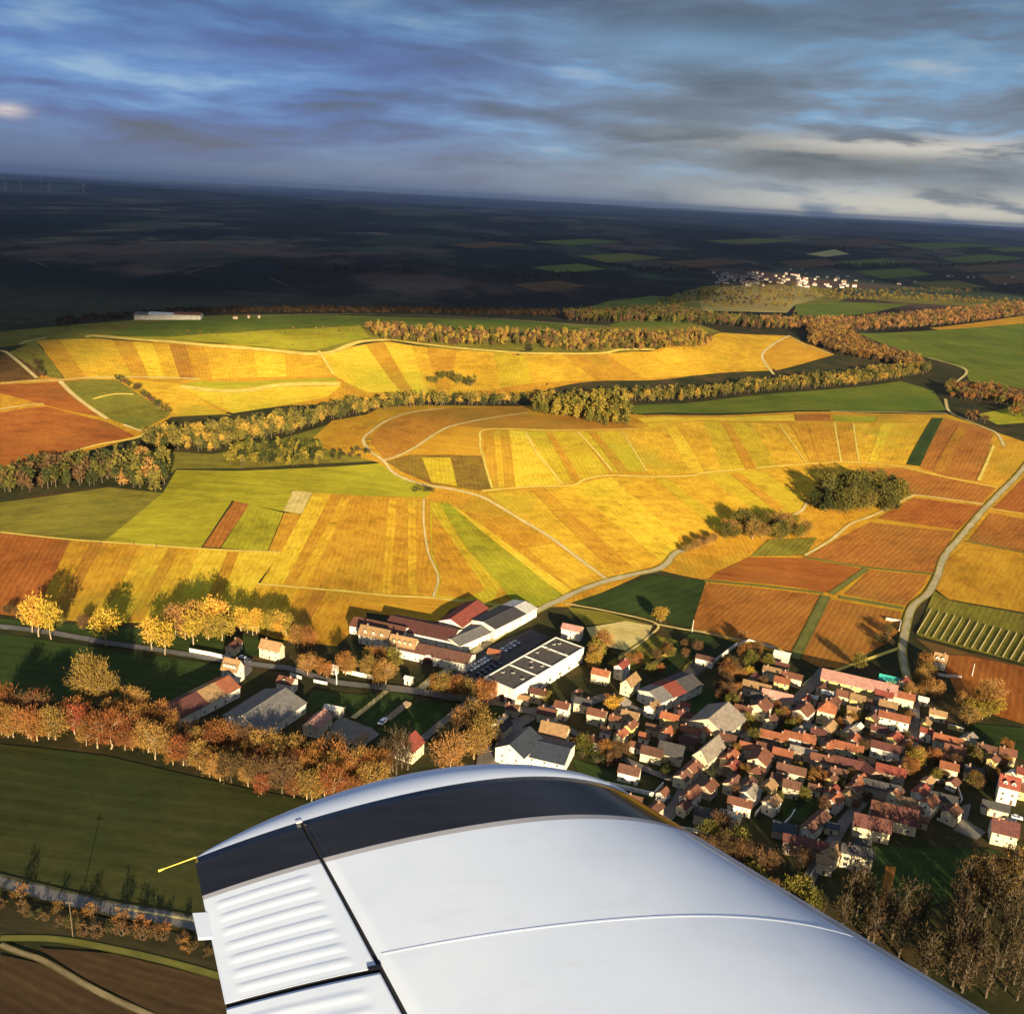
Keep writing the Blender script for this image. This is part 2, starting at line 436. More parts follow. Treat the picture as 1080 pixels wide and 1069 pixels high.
field('rust',  [(838,437),(875,437),(877,444),(840,444)], (30,1))
field('lime',  [(878,438),(925,440),(920,446),(880,445)], (30,1))
field('amber', [(926,440),(980,440),(975,446),(922,446)], (30,1))
field('green', [(664,428),(770,420),(860,412),(950,402),(985,412),(998,433),(876,433),(700,435),(668,437)], (40,-3))
field('green', [(905,352),(1000,347),(1080,340),(1080,410),(1022,402),(1018,391),(999,382),(960,374),(930,362)], (40,12))
field('amber', [(980,346),(1080,333),(1080,341),(990,348)], (40,-5))
field('lime',  [(1030,437),(1080,427),(1080,446),(1052,448)], (40,-5))
field('lime', [(245,528),(308,517),(330,520),(318,543),(263,532)], (40,2), .12)
for c, p in (('amber', [(560,517),(575,515),(668,598),(650,606)]), ('yellow', [(630,512),(640,508),(712,575),(708,583)]), ('goldlime', [(690,506),(702,504),(772,556),(758,560)]), ('amber', [(770,500),(780,499),(828,536),(818,540)]),
             ('amber', [(620,456),(628,456),(664,498),(652,498)]), ('yellow', [(700,449),(712,448),(742,498),(728,499)]), ('amber', [(760,446),(768,446),(798,495),(786,496)]), ('amber', [(850,446),(860,446),(872,488),(864,489)]), ('yellow', [(930,447),(942,446),(926,488),(916,487)]),
             ('gold', [(360,524),(370,525),(322,620),(310,618)]), ('gold', [(410,526),(418,527),(412,627),(402,626)]), ('gold', [(430,527),(438,528),(440,628),(430,627)]), ('ochre', [(96,572),(108,573),(66,654),(52,653)]), ('amber', [(178,578),(190,579),(150,656),(134,656)]), ('amber', [(240,582),(252,583),(222,658),(206,658)]),
             ('ochre', [(332,622),(344,624),(318,672),(306,672)]), ('gold', [(520,455),(527,455),(532,513),(526,514)]), ('amber', [(575,456),(582,456),(612,506),(604,508)]), ('ochre', [(1010,450),(1020,452),(996,500),(984,496)])):
    field(c, p, None, .42)
# right: red-brown vineyards along the lane
RW = (22, -20)
field('rust',  [(905,493),(950,494),(1010,507),(1050,515),(1036,530),(1000,526),(960,522),(945,512)], (-20,20))
field('red',   [(925,547),(964,525),(1036,534),(1010,559)], RW)
field('rust',  [(850,587),(918,551),(1007,561),(992,588),(984,604),(911,597)], RW)
field('red',   [(747,611),(756,604),(790,588),(847,589),(910,600),(872,625),(820,617)], (40,8))
field('rust',  [(743,615),(868,628),(836,691),(816,681),(729,663)], RW)
field('rust',  [(917,601),(979,607),(974,618),(955,639),(890,627)], RW)
field('rust',  [(874,632),(951,645),(947,667),(934,679),(897,699),(885,705),(862,703),(842,693)], (-18,34))
field('olive', [(791,587),(810,569),(862,567),(849,586)], RW)
field('red',   [(1054,530),(1080,504),(1080,541),(1046,537)], RW)
field('rust',  [(1044,541),(1080,548),(1080,582),(1021,571)], RW)
field('amber', [(1019,575),(1080,587),(1080,646),(1000,632),(986,621),(998,592)], (20,-34))
field('olive', [(985,623),(1000,633),(1080,648),(1080,700),(966,670)], (20,-34))
field('red',   [(1010,735),(1000,712),(985,690),(1020,692),(1080,704),(1080,764),(1040,752)], (8,-40))
field('brown', [(966,673),(1080,703),(1080,706),(1020,694),(988,692)], (30,8), .2)
field('deep green', [(602,636),(690,607),(745,612),(729,662),(700,655),(640,642)], (40,-12))
field('deep green', [(682,700),(728,668),(757,672),(702,712)], (40,-30))
field('pale',  [(618,662),(660,655),(688,660),(684,670),(660,686),(628,680)], (30,6))
field('olive', [(598,640),(640,646),(690,660),(660,655),(618,660)], (40,8))
# far left slope
field('brown', [(0,375),(35,362),(50,388),(40,400),(0,403)], (20,30))
field('red',   [(0,406),(62,403),(77,416),(112,441),(60,431),(0,415)], (40,10))
field('red',   [(0,436),(30,430),(50,429),(112,445),(143,460),(105,469),(35,490),(0,500)], (40,14))
field('olive', [(65,403),(95,400),(123,401),(180,437),(150,454),(113,441),(95,429)], (40,20))
field('gold',  [(126,400),(190,405),(240,437),(190,439)], (40,24))
field('yellow',[(190,407),(225,414),(300,408),(360,407),(345,419),(300,427),(245,436)], (40,24))
field('lime',  [(211,402),(352,398),(358,404),(299,404),(225,411),(192,406)], (40,-2))
# upper slope: narrow strips running downhill
tops = [38, 62, 92, 118, 140, 160, 178, 196, 215, 240, 268, 300, 338, 385, 405, 434, 450, 482, 520, 553, 593, 640, 692]
bots = [70, 92, 118, 140, 158, 176, 190, 206, 224, 246, 272, 302, 352, 424, 438, 452, 462, 473, 528, 562, 630, 676, 735]
topy = lambda x: float(np.interp(x, [38, 100, 141, 183, 225, 267, 299, 327, 352, 378, 410, 445, 480, 508, 561, 631, 656, 691, 740], [359, 357, 361, 364, 367, 370, 373, 375, 373, 364, 361, 366, 369, 371, 374, 374, 371, 371, 364]))
boty = lambda x: float(np.interp(x, [70, 211, 352, 380, 480, 560, 640, 730], [400, 400, 396, 414, 416, 404, 401, 396]))
cols = ['amber', 'gold', 'gold', 'amber', 'yellow', 'gold', 'ochre', 'amber', 'gold', 'gold', 'yellow', 'gold', 'yellow', 'amber', 'yellow', 'gold', 'amber', 'gold', 'goldlime', 'gold', 'amber', 'gold']
for i, c in enumerate(cols):
    a, b, d, e = tops[i], tops[i + 1], bots[i + 1], bots[i]
    field(c, [(a, topy(a)), ((a + b) / 2, topy((a + b) / 2)), (b, topy(b)), (d, boty(d)), ((d + e) / 2, boty((d + e) / 2)), (e, boty(e))], (e - a, boty(e) - topy(a)))
field('olive', [(10,372),(37,360),(69,400),(52,398)], (20,30))
field('gold',  [(693,372),(760,351),(831,355),(804,373),(815,391),(736,396)], (40,14))
field('amber', [(833,357),(851,366),(878,375),(818,391),(806,376)], (40,4))
field('olive', [(150,474),(225,479),(302,461),(352,446),(384,440),(392,462),(384,478),(398,486),(330,489),(250,494),(186,494),(172,508)], (40,-6), .1)
field('dark soil', [(0,526),(53,520),(116,513),(172,520),(60,524)], (40,-4), .1)
# plateau above
field('green', [(150,341),(190,338),(350,333),(530,338),(640,345),(560,351),(440,344),(380,343),(250,350),(190,354),(110,354)], (40,0))
field('lime',  [(110,355),(190,355),(250,351),(380,344),(390,356),(330,370),(250,364),(190,359)], (40,2))
field('green', [(640,344),(700,345),(760,338),(700,333),(660,338)], (40,0))
field('green', [(600,330),(640,318),(690,312),(730,316),(690,326)], (40,-6))
field('green', [(838,322),(880,318),(960,321),(920,330),(880,334),(842,333)], (40,0))
field('sandgrass', [(738,318),(760,303),(800,299),(850,302),(870,312),(838,322),(830,330),(740,328)], (40,0))
field('olive', [(688,324),(712,310),(742,302),(760,300),(742,330),(716,332)], (40,0), .2)
field('olive', [(836,330),(844,316),(850,300),(880,306),(900,313),(880,319)], (40,0), .2)
field('olive', [(880,312),(960,312),(1080,318),(1080,326),(960,320)], (40,0))
field('green', [(990,272),(1040,268),(1080,272),(1080,275),(1010,277)], (40,2))
field('pale',  [(850,268),(880,263),(896,268),(870,271)], (40,0))
# fields and slopes of the far plain
for c, p in (('green', [(900,286),(960,283),(985,290),(930,294)]), ('brown', [(1000,280),(1060,276),(1080,280),(1080,285),(1020,287)]), ('brown', [(1030,290),(1080,288),(1080,298),(1050,300)]), ('olive', [(960,298),(1010,296),(1040,303),(990,306)]),
             ('green', [(880,276),(930,273),(960,277),(910,281)]), ('brown', [(820,276),(870,273),(890,279),(840,283)]), ('brown', [(700,276),(760,272),(790,277),(730,283)]), ('olive', [(610,270),(660,267),(700,272),(640,277)]), ('brown', [(540,300),(590,296),(620,302),(570,308)]),
             ('green', [(940,258),(1010,256),(1060,260),(980,263)]), ('olive', [(1040,262),(1080,261),(1080,265),(1060,266)]), ('brown', [(860,255),(920,252),(960,256),(900,259)]), ('olive', [(740,254),(800,251),(840,254),(780,258)]),
             ('green', [(560,255),(620,252),(660,255),(600,259)]), ('brown', [(470,258),(520,255),(560,258),(500,262)]), ('green', [(560,282),(610,278),(640,284),(590,288)])):
    field(c, p, None, .5)
# valley floor in front
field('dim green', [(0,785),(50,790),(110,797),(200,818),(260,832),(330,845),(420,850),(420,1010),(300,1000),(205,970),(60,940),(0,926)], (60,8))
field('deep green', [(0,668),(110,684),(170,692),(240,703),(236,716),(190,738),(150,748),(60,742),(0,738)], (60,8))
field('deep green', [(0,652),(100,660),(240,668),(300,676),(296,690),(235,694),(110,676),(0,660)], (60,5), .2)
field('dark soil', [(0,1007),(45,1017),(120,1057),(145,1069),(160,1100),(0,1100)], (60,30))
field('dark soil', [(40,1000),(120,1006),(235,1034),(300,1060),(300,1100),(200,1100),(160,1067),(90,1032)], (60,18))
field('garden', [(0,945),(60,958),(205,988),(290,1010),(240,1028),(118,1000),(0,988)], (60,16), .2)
field('deep green', [(905,892),(1045,896),(1080,906),(1080,932),(950,962),(918,940)], (60,6))
field('deep green', [(372,735),(408,729),(440,734),(392,768),(368,752)], (40,-30))
field('deep green', [(330,728),(385,733),(352,760),(318,748)], (40,-30))
field('deep green', [(440,738),(492,742),(444,780),(396,770)], (40,-30))
field('deep green', [(1015,762),(1080,768),(1080,802),(1040,792)], (40,6))
field('deep green', [(500,735),(560,752),(520,766),(486,752)], (40,8))
field('deep green', [(604,800),(636,810),(690,842),(640,838),(612,824)], (40,20))
field('deep green', [(718,726),(738,722),(760,734),(762,752),(735,756),(716,748)], (40,-20))
field('deep green', [(822,838),(860,812),(872,830),(846,868),(826,864)], (40,-30))
field('dark soil', [(848,718),(880,712),(900,716),(890,722)], (40,8))
# yards
field('paving', [(352,762),(360,756),(392,768),(400,775),(380,790),(350,800),(335,790)], (40,10))
field('paving', [(545,742),(566,748),(572,754),(552,766),(536,784),(530,806),(512,812),(520,790)], (30,-30))
field('paving', [(506,786),(516,782),(524,800),(520,815),(500,818)], (30,-30), .42)
field('tarmac', [(470,712),(500,688),(530,676),(560,664),(580,672),(512,714),(505,722)], (40,-30))
field('paving', [(768,782),(780,768),(800,772),(808,778),(788,790),(772,790)], (30,8))
field('paving', [(858,714),(872,708),(886,730),(860,726),(850,724)], (30,8))
field('pale',   [(846,722),(864,708),(872,710),(848,730)], (30,-20), .42)
field('tarmac', [(735,694),(752,698),(720,728),(706,722)], (30,-20))
field('tarmac', [(700,838),(728,842),(722,852),(704,850)], (30,8))
field('paving', [(1014,850),(1024,848),(1020,866),(1040,878),(1030,886),(1006,876)], (10,30))
field('dark soil', [(913,928),(944,914),(938,956),(928,954),(910,944)], (-6,40))
field('rust', [(934,914),(945,915),(936,958),(927,956)], (-6,40), .42)
field('paving', [(742,868),(770,874),(768,890),(740,886)], (30,8))
field('olive', [(722,702),(738,690),(741,697),(726,712),(718,712)], (30,-20))
field('olive', [(640,700),(682,668),(716,676),(690,694),(668,708)], (30,-20), .2)

# ------------------------------------------------------------------ tracks and roads
def spline(pts, n=6):
    P = np.array(pts, float)
    if len(P) < 3: n = 8
    Q = np.vstack([2 * P[0] - P[1], P, 2 * P[-1] - P[-2]]); out = []
    for i in range(1, len(Q) - 2):
        for t in np.linspace(0, 1, n, endpoint=False):
            a, b, c, d = Q[i - 1], Q[i], Q[i + 1], Q[i + 2]
            out.append(.5 * ((2 * b) + (c - a) * t + (2 * a - 5 * b + 4 * c - d) * t * t + (3 * b - a - 3 * c + d) * t ** 3))
    return np.array(out + [P[-1]])
def road_mat(name, c, edge, verge=.16):
    m, nt, b = new_mat(name, .9)
    b.inputs['Specular IOR Level'].default_value = .1
    uv = nt.nodes.new('ShaderNodeUVMap'); sx = nt.nodes.new('ShaderNodeSeparateXYZ'); nt.links.new(uv.outputs[0], sx.inputs[0])
    wp = worldpos(nt)
    d = math_n(nt, 'ABSOLUTE', math_n(nt, 'SUBTRACT', sx.outputs['X'], .5))
    wob = math_n(nt, 'MULTIPLY', math_n(nt, 'SUBTRACT', noise(nt, wp, .12, 4), .5), .7)
    k = ramp(nt, math_n(nt, 'ADD', d, wob), [(.5 - verge - .05, (0, 0, 0)), (.5 - verge + .05, (1, 1, 1))])
    base = ramp(nt, noise(nt, wp, .09, 6, .7), [(.3, sc(c, .68)), (.7, sc(c, 1.2))])
    nt.links.new(mix(nt, k, base, edge), b.inputs['Base Color'])
    return m
RM = {'dull': road_mat('dull farm track', (.26, .20, .10), (.12, .09, .03), .2), 'chalk': road_mat('chalk track', (.56, .43, .19), (.42, .30, .04)),
      'gold': road_mat('pale earth track', (.66, .48, .10), (.48, .33, .035)),
      'asphalt': road_mat('asphalt road', (.40, .33, .18), (.24, .19, .03), .16),
      'street': road_mat('village street', (.17, .145, .115), (.15, .13, .10), .1),
      'grass': road_mat('grass track', (.15, .14, .03), (.10, .11, .02)),
      'grey': road_mat('grey country road', (.15, .14, .125), (.06, .055, .025), .14)}
def track(kind, w, pts, lift=.42, name='path'):
    P = spline(pts)
    W = ground(P[:, 0], P[:, 1])
    keep = [0]
    for i in range(1, len(W)):
        if np.hypot(*(W[i] - W[keep[-1]])[:2]) > 1.5: keep.append(i)
    W = W[keep]
    if len(W) < 2: return
    # refine long gaps
    out = [W[0]]
    for a, b in zip(W[:-1], W[1:]):
        k = max(1, int(np.hypot(*(b - a)[:2]) / 12))
        for t in range(1, k + 1): out.append(a + (b - a) * t / k)
    W = np.array(out)
    T = np.gradient(W[:, :2], axis=0); T /= np.linalg.norm(T, axis=1, keepdims=True) + 1e-9
    Nn = np.stack([-T[:, 1], T[:, 0]], 1)
    V, F = [], []
    _lift[0] = (_lift[0] + .017) % .12
    ks = (-.5, 0, .5)
    for k in ks:
        q = W[:, :2] + Nn * w * k
        V.append(np.column_stack([q, H(q[:, 0], q[:, 1]) + lift + _lift[0]]))
    V = np.stack(V, 1).reshape(-1, 3); n = len(W)
    for i in range(n - 1):
        for j in (0, 1):
            F.append((i * 3 + j, (i + 1) * 3 + j, (i + 1) * 3 + j + 1, i * 3 + j + 1)[::-1])
    c = V.mean(0)
    me = mesh_from(name, V - c, F, [RM[kind]])
    uv = me.uv_layers.new(name='UVMap')
    u = np.tile([0, .5, 1.0], n)
    li = np.empty(len(me.loops), np.int32); me.loops.foreach_get('vertex_index', li)
    uv.data.foreach_set('uv', np.stack([u[li], li / 3 * .1], 1).astype(np.float32).ravel())
    return struct(obj(name, me, None, c))

track('chalk', 3.3, [(469,431),(434,435),(408,444),(392,455),(383,464),(390,476),(404,486),(415,499),(434,508),(455,513),(480,517),(501,522),(519,530),(547,547),(579,566),(607,587),(642,613)])
track('chalk', 2.9, [(404,486),(420,481),(438,472),(459,458),(477,449.5),(512,442),(557,435.5)])
track('asphalt', 5.2, [(440,730),(455,718),(473,707),(501,688),(533,666),(561,648),(593,632),(617,621),(645,612),(670,606),(698,599),(712,584),(723,581)], .55, 'road')
track('chalk', 2.6, [(698,600),(716,583),(735,574),(756,567)])
track('chalk', 2.6, [(826,547),(844,540),(851,531)])
track('chalk', 2.4, [(849,586),(876,570),(897,553),(918,545),(939,535),(960,524),(971,523),(1002,527),(1038,532)])
track('asphalt', 5.0, [(958,722),(951.6,690),(955,665),(962,641),(978,627),(988.5,609),(995.6,588),(1013,567),(1034,542),(1052,523),(1073,502),(1090,480)], .55, 'road')
track('street', 4.6, [(958,722),(964,741),(964,760),(963,780),(962,794),(950,806),(921,825),(911,844),(892,866),(880,885),(863,909),(850,934)], .6, 'street')
track('gold', 9.3, [(90,355.5),(102,354.5),(141,358),(183,361),(225,365),(267,368),(299,371),(327,373.5),(352,371),(378,361),(410,358.5)])
track('gold', 6, [(410,358.5),(445,363),(480,367),(508,369.5),(561,373),(631,373),(656,369),(691,369)], .5)
track('chalk', 3.6, [(0,370),(7,372),(21,383),(39,399)])
track('chalk', 4.3, [(63,402),(77,416),(95,430),(113,442)])
track('chalk', 2.9, [(130,448),(149,455)])
track('chalk', 2.6, [(0,405),(35,402),(63,401),(95,398.5),(158,398),(211,400)])
track('gold', 3.2, [(0,502),(35,492),(70,479),(105,469),(144,462),(160,452)])
track('chalk', 2.9, [(0,432),(25,428),(46,426)])
track('gold', 10, [(190,408),(225,412),(260,412),(299,406),(359,405)])
track('gold', 3.2, [(98,421),(120,416),(141,416)])
track('chalk', 4.3, [(21,363),(30,360),(49,356)])
track('gold', 3.2, [(336,370),(352,395)])
track('gold', 2.2, [(0,561.6),(70,569),(141,574),(211,579),(296,583)])
track('gold', 2.2, [(271,616),(317,620),(380,625.6)])
track('gold', 2.2, [(350,622),(403,628),(456,631),(491,635.5),(533,639)])
track('chalk', 1.7, [(447,526),(447,553),(452,584),(462,609),(457,630)])
track('gold', 2.4, [(508,518),(561,513.6),(603,512),(617,506),(642,501.6),(688,503),(730,501.6),(742,499),(805,493),(858,489),(897,487.5),(950,492),(978,499),(1010,506),(1052,514)])
track('gold', 2.3, [(508,479),(506.6,465),(513.6,453),(579,454),(674,453)])
track('gold', 2.3, [(554,455),(565,476),(582,497),(593,511)])
track('gold', 2.2, [(608.6,455),(628,476),(645.6,497)])
track('gold', 1.9, [(656,455),(682,497)])
track('gold', 1.9, [(519,515),(513,495),(509,479)])
track('gold', 1.7, [(821,447),(850,488)]); track('gold', 2, [(880,445),(887,487)]); track('gold', 2, [(900,447),(906,487)])
track('chalk', 2.9, [(876,434),(946,435),(999,436.5)])
track('chalk', 3.6, [(997,421),(1001,434),(1017,442.5),(1038,451),(1052,458),(1059,471)])
track('chalk', 3.6, [(978,377),(999,383),(1016,388),(1019,394),(1010,402),(1004,407)])
track('chalk', 4.3, [(832,354.5),(816,363),(804,374),(808,385),(816,395)])
track('chalk', 2.9, [(832,354),(851,365),(879,374)])
track('gold', 2.9, [(1048,470),(1040,490),(1032,507)])
track('gold', 2.4, [(951,683),(920,694),(897,702),(870,712)], .5)
track('grass', 6, [(871,629),(838,695)], .5)
track('grass', 4, [(885,630),(920,636),(953,642)])
track('grass', 2.6, [(742,612.6),(800,618),(869,626)])
track('chalk', 1.4, [(728,665),(770,673),(816,683),(837,694)])
track('grass', 2.6, [(848,588),(911,598.5),(985,606)])
track('grass', 4, [(914,600),(876,627)])
track('gold', 1.9, [(1040,536),(1080,542)]); track('grass', 2.6, [(1018,571),(1080,583)])
track('chalk', 1.9, [(690,658),(720,664),(745,667)])
track('chalk', 1.7, [(596,637),(640,645),(692,658),(684,672),(660,690),(650,696)], .5)
track('gold', 3.6, [(525,640),(505,648),(480,658)])
track('gold', 2.9, [(690,700),(712,684)]);
track('grey', 6.5, [(-20,925),(0,930.5),(58,945),(116,959),(162,966.6),(202,974),(260,985)], .5, 'road')
track('chalk', 1, [(120,958),(162,964.5),(205,972)], .62, 'kerb')
track('grass', 2.6, [(0,990),(58,991),(116,1001),(173,1014),(231,1030),(280,1046)])
track('dull', 2.2, [(0,997),(23,1006),(46,1014),(87,1037.5),(121,1055),(160,1072)])
track('grey', 5.5, [(-20,657),(0,661),(55,668),(111,678),(167,686),(236,697),(290,704),(306,706),(346,718),(369,722),(410,726.5),(445,731),(480,738)], .5, 'road')
track('street', 6, [(400,725),(448,731),(491,738),(532,743),(556,750),(580,748),(610,744),(640,735)], .6, 'street')
track('street', 6, [(870,706),(860,719),(836,743),(812,765),(788,792),(760,812),(727,829),(715,849),(694,870)], .6, 'street')
track('street', 4, [(788,792),(760,790),(720,770),(690,756),(662,745),(640,735)], .6, 'street')
track('chalk', 2.9, [(408,729),(390,744),(372,758)], .5)
track('street', 4, [(492,742),(465,764),(446,780)], .5)
track('street', 4, [(560,752),(590,765),(640,792),(668,806),(700,820),(727,829)], .58, 'street')
track('street', 4, [(236,697),(262,706),(240,726),(205,760)], .5, 'street')
track('street', 4, [(872,710),(890,728),(920,745),(958,770)], .58, 'street')
# far tracks in the dark plain
for p in ([(195,289),(215,283),(232,279)], [(195,289),(212,292)], [(28,272),(50,282)], [(285,294),(305,302)],
          [(395,298),(420,308)], [(360,228),(385,234)], [(425,228),(450,233)], [(80,276),(120,283)], [(560,290),(600,296)], [(640,262),(700,268)], [(930,268),(990,270)]):
    track('grass', 3.4, p, .8)
track('chalk', 3.6, [(270,333.5),(350,331.5),(440,333),(530,337),(600,342),(640,344.5)], .6)
# ------------------------------------------------------------------ buildings
def roof_mat(name, c, rough=.8, stripe=.0):
    m, nt, b = new_mat(name, rough)
    oc = objcoord(nt); oi = nt.nodes.new('ShaderNodeObjectInfo')
    col = ramp(nt, noise(nt, oc, .55, 6, .7), [(.28, sc(c, .62)), (.5, c), (.72, sc(c, 1.35))])
    t = nt.nodes.new('ShaderNodeTexWave'); t.inputs['Scale'].default_value = .314 / .9; t.bands_direction = 'X'; t.inputs['Distortion'].default_value = .6
    nt.links.new(oc, t.inputs['Vector'])
    col = mix(nt, 1, col, ramp(nt, t.outputs['Fac'], [(.1, (.8,) * 3), (.6, (1,) * 3)]), 'MULTIPLY')
    hs = nt.nodes.new('ShaderNodeHueSaturation'); nt.links.new(col, hs.inputs['Color'])
    nt.links.new(math_n(nt, 'ADD', math_n(nt, 'MULTIPLY', oi.outputs['Random'], .35), .82), hs.inputs['Value'])
    nt.links.new(hs.outputs['Color'], b.inputs['Base Color'])
    return m
def wall_mat(name, c):
    m, nt, b = new_mat(name, .9)
    oc = objcoord(nt)
    col = ramp(nt, noise(nt, oc, .35, 6, .65), [(.3, sc(c, .82)), (.65, sc(c, 1.06))])
    st = noise(nt, mapping(nt, oc, (1.4, 1.4, .12)), 1.0, 4, .7)
    col = mix(nt, 1, col, ramp(nt, st, [(.34, (.72, .68, .62)), (.52, (1, 1, 1))]), 'MULTIPLY')
    nt.links.new(col, b.inputs['Base Color']); return m
RF = {'orange': roof_mat('orange clay tiles', (0.28, 0.094, 0.041)), 'rust': roof_mat('rust clay tiles', (0.155, 0.062, 0.034)),
      'red': roof_mat('red tiles', (0.23, 0.055, 0.034)), 'brown': roof_mat('brown tiles', (0.12, 0.056, 0.034)),
      'maroon': roof_mat('maroon sheeting', (0.105, 0.038, 0.028)), 'tan': roof_mat('tan tiles', (0.288, 0.172, 0.076)),
      'grey': roof_mat('grey sheeting', (.16, .145, .125)), 'dark': roof_mat('dark roofing', (.060, .054, .050)),
      'slate': roof_mat('slate', (.045, .052, .062), .55), 'turquoise': roof_mat('turquoise sheeting', (.05, .42, .33)),
      'pink': roof_mat('faded pink tiles', (.40, .20, .15)), 'flat': roof_mat('felt roofing', (.10, .082, .062)), 'white': roof_mat('white roofing', (.62, .58, .48)), 'stone': roof_mat('stone grey tiles', (.22, .18, .135))}
WL = {'cream': wall_mat('cream render', (.70, .60, .38)), 'white': wall_mat('white render', (.78, .72, .58)),
      'yellow': wall_mat('yellow render', (.72, .55, .20)), 'beige': wall_mat('beige render', (.50, .40, .27)),
      'brick': wall_mat('brown stone', (.27, .18, .12)), 'grey': wall_mat('grey concrete', (.42, .39, .33)), 'tan': wall_mat('tan render', (.52, .36, .17))}
TRIM = wall_mat('pale trim', (.74, .70, .60)); 
GLASS, _nt, _b = new_mat('window glass', .12); _b.inputs['Base Color'].default_value = (.025, .028, .032, 1); _b.inputs['Specular IOR Level'].default_value = .5
DOORM = plain('painted door', (.12, .075, .05)); CHIM = wall_mat('chimney brick', (.34, .17, .10)); CONC = wall_mat('concrete', (.38, .35, .30))

def window_mesh():
    b = MB()                                            # unit window in the x-z plane, facing -y; scaled per use
    for x0, z0, x1, z1 in ((-.5, -.5, -.42, .5), (.42, -.5, .5, .5), (-.42, .43, .42, .5), (-.42, -.5, .42, -.43), (-.03, -.43, .03, .43)):
        b.box(x0, -.09, z0, x1, .0, z1, 0)
    b.box(-.46, -.05, -.47, .46, -.01, .47, 1)
    b.box(-.58, -.16, -.58, .58, .0, -.505, 0)
    return b.mesh('window', [TRIM, GLASS])
WIN = window_mesh()
def door_mesh():
    b = MB(); b.box(-.5, -.08, 0, -.42, 0, 1, 1); b.box(.42, -.08, 0, .5, 0, 1, 1); b.box(-.42, -.08, .94, .42, 0, 1, 1)
    b.box(-.42, -.05, 0, .42, -.005, .94, 0); b.box(-.3, -.065, .5, -.04, -.05, .86, 0); b.box(.04, -.065, .5, .3, -.05, .86, 0)
    return b.mesh('door', [DOORM, TRIM])
DOOR = door_mesh()
def chimney_mesh():
    b = MB(); b.box(-.35, -.3, -1.2, .35, .3, .9, 0); b.box(-.42, -.37, .9, .42, .37, 1.03, 1)
    b.tube((-.15, 0, 1.02), (-.15, 0, 1.35), .1, .09, 6, 0); b.tube((.15, 0, 1.02), (.15, 0, 1.35), .1, .09, 6, 0)
    return b.mesh('chimney', [CHIM, CONC])
CHIMN = chimney_mesh()
def ground_low(p, yaw, L, W):
    ca, sa = math.cos(yaw), math.sin(yaw); xs, ys = [], []
    for a in (-.5, .5):
        for c in (-.5, .5): xs.append(p[0] + ca * a * L - sa * c * W); ys.append(p[1] + sa * a * L + ca * c * W)
    return float(H(xs, ys).min())
DIRS = {'a': (30, 7), 'b': (14, -12.5), 'c': (30, 10), 'd': (10, -16), 'w': (57, -26), 'x': (30, 0)}
def place(px, py, d):
    d = DIRS[d] if isinstance(d, str) else d
    p = g1(px, py); v = px_dir(px, py, *d)
    return p, math.atan2(v[1], v[0])

def gable_wall(L, W, h, rise, wl):
    b = MB()
    b.prism([(-W / 2, -.6), (W / 2, -.6), (W / 2, h), (0, h + rise - .04), (-W / 2, h)], -L / 2, L / 2)
    return b.mesh('wall', [WL[wl]])
def gable_roof(L, W, h, rise, rf, x0=None, x1=None, oh=.45):
    x0 = -L / 2 - oh if x0 is None else x0; x1 = L / 2 + oh if x1 is None else x1
    b = MB(); sl = rise / (W / 2); e = oh; t = .22
    b.prism([(-W / 2 - e, h - sl * e), (0, h + rise), (0, h + rise + t), (-W / 2 - e, h - sl * e + t)], x0, x1)
    b.prism([(0, h + rise), (W / 2 + e, h - sl * e), (W / 2 + e, h - sl * e + t), (0, h + rise + t)][::1], x0, x1)
    b.prism([(-.22, h + rise + t - .05), (.22, h + rise + t - .05), (0, h + rise + t + .12)], x0 + .02, x1 - .02)
    return b.mesh('roof', [RF[rf]])
def hip_roof(L, W, h, rise, rf, oh=.5):
    a, c = L / 2 + oh, W / 2 + oh; r = max((L - W) / 2, .3)
    b = MB(); z = h - .12
    v = [(-a, -c, z), (a, -c, z), (a, c, z), (-a, c, z), (-r, 0, h + rise), (r, 0, h + rise)]
    w_ = [(x, y, q - .2) for x, y, q in v[:4]]
    for f in ((0, 1, 5, 4), (1, 2, 5), (2, 3, 4, 5), (3, 0, 4)): b.poly([v[i] for i in f])
    for i in range(4): j = (i + 1) % 4; b.poly([w_[i], w_[j], v[j], v[i]])
    b.poly(w_[::-1])
    return b.mesh('roof', [RF[rf]])
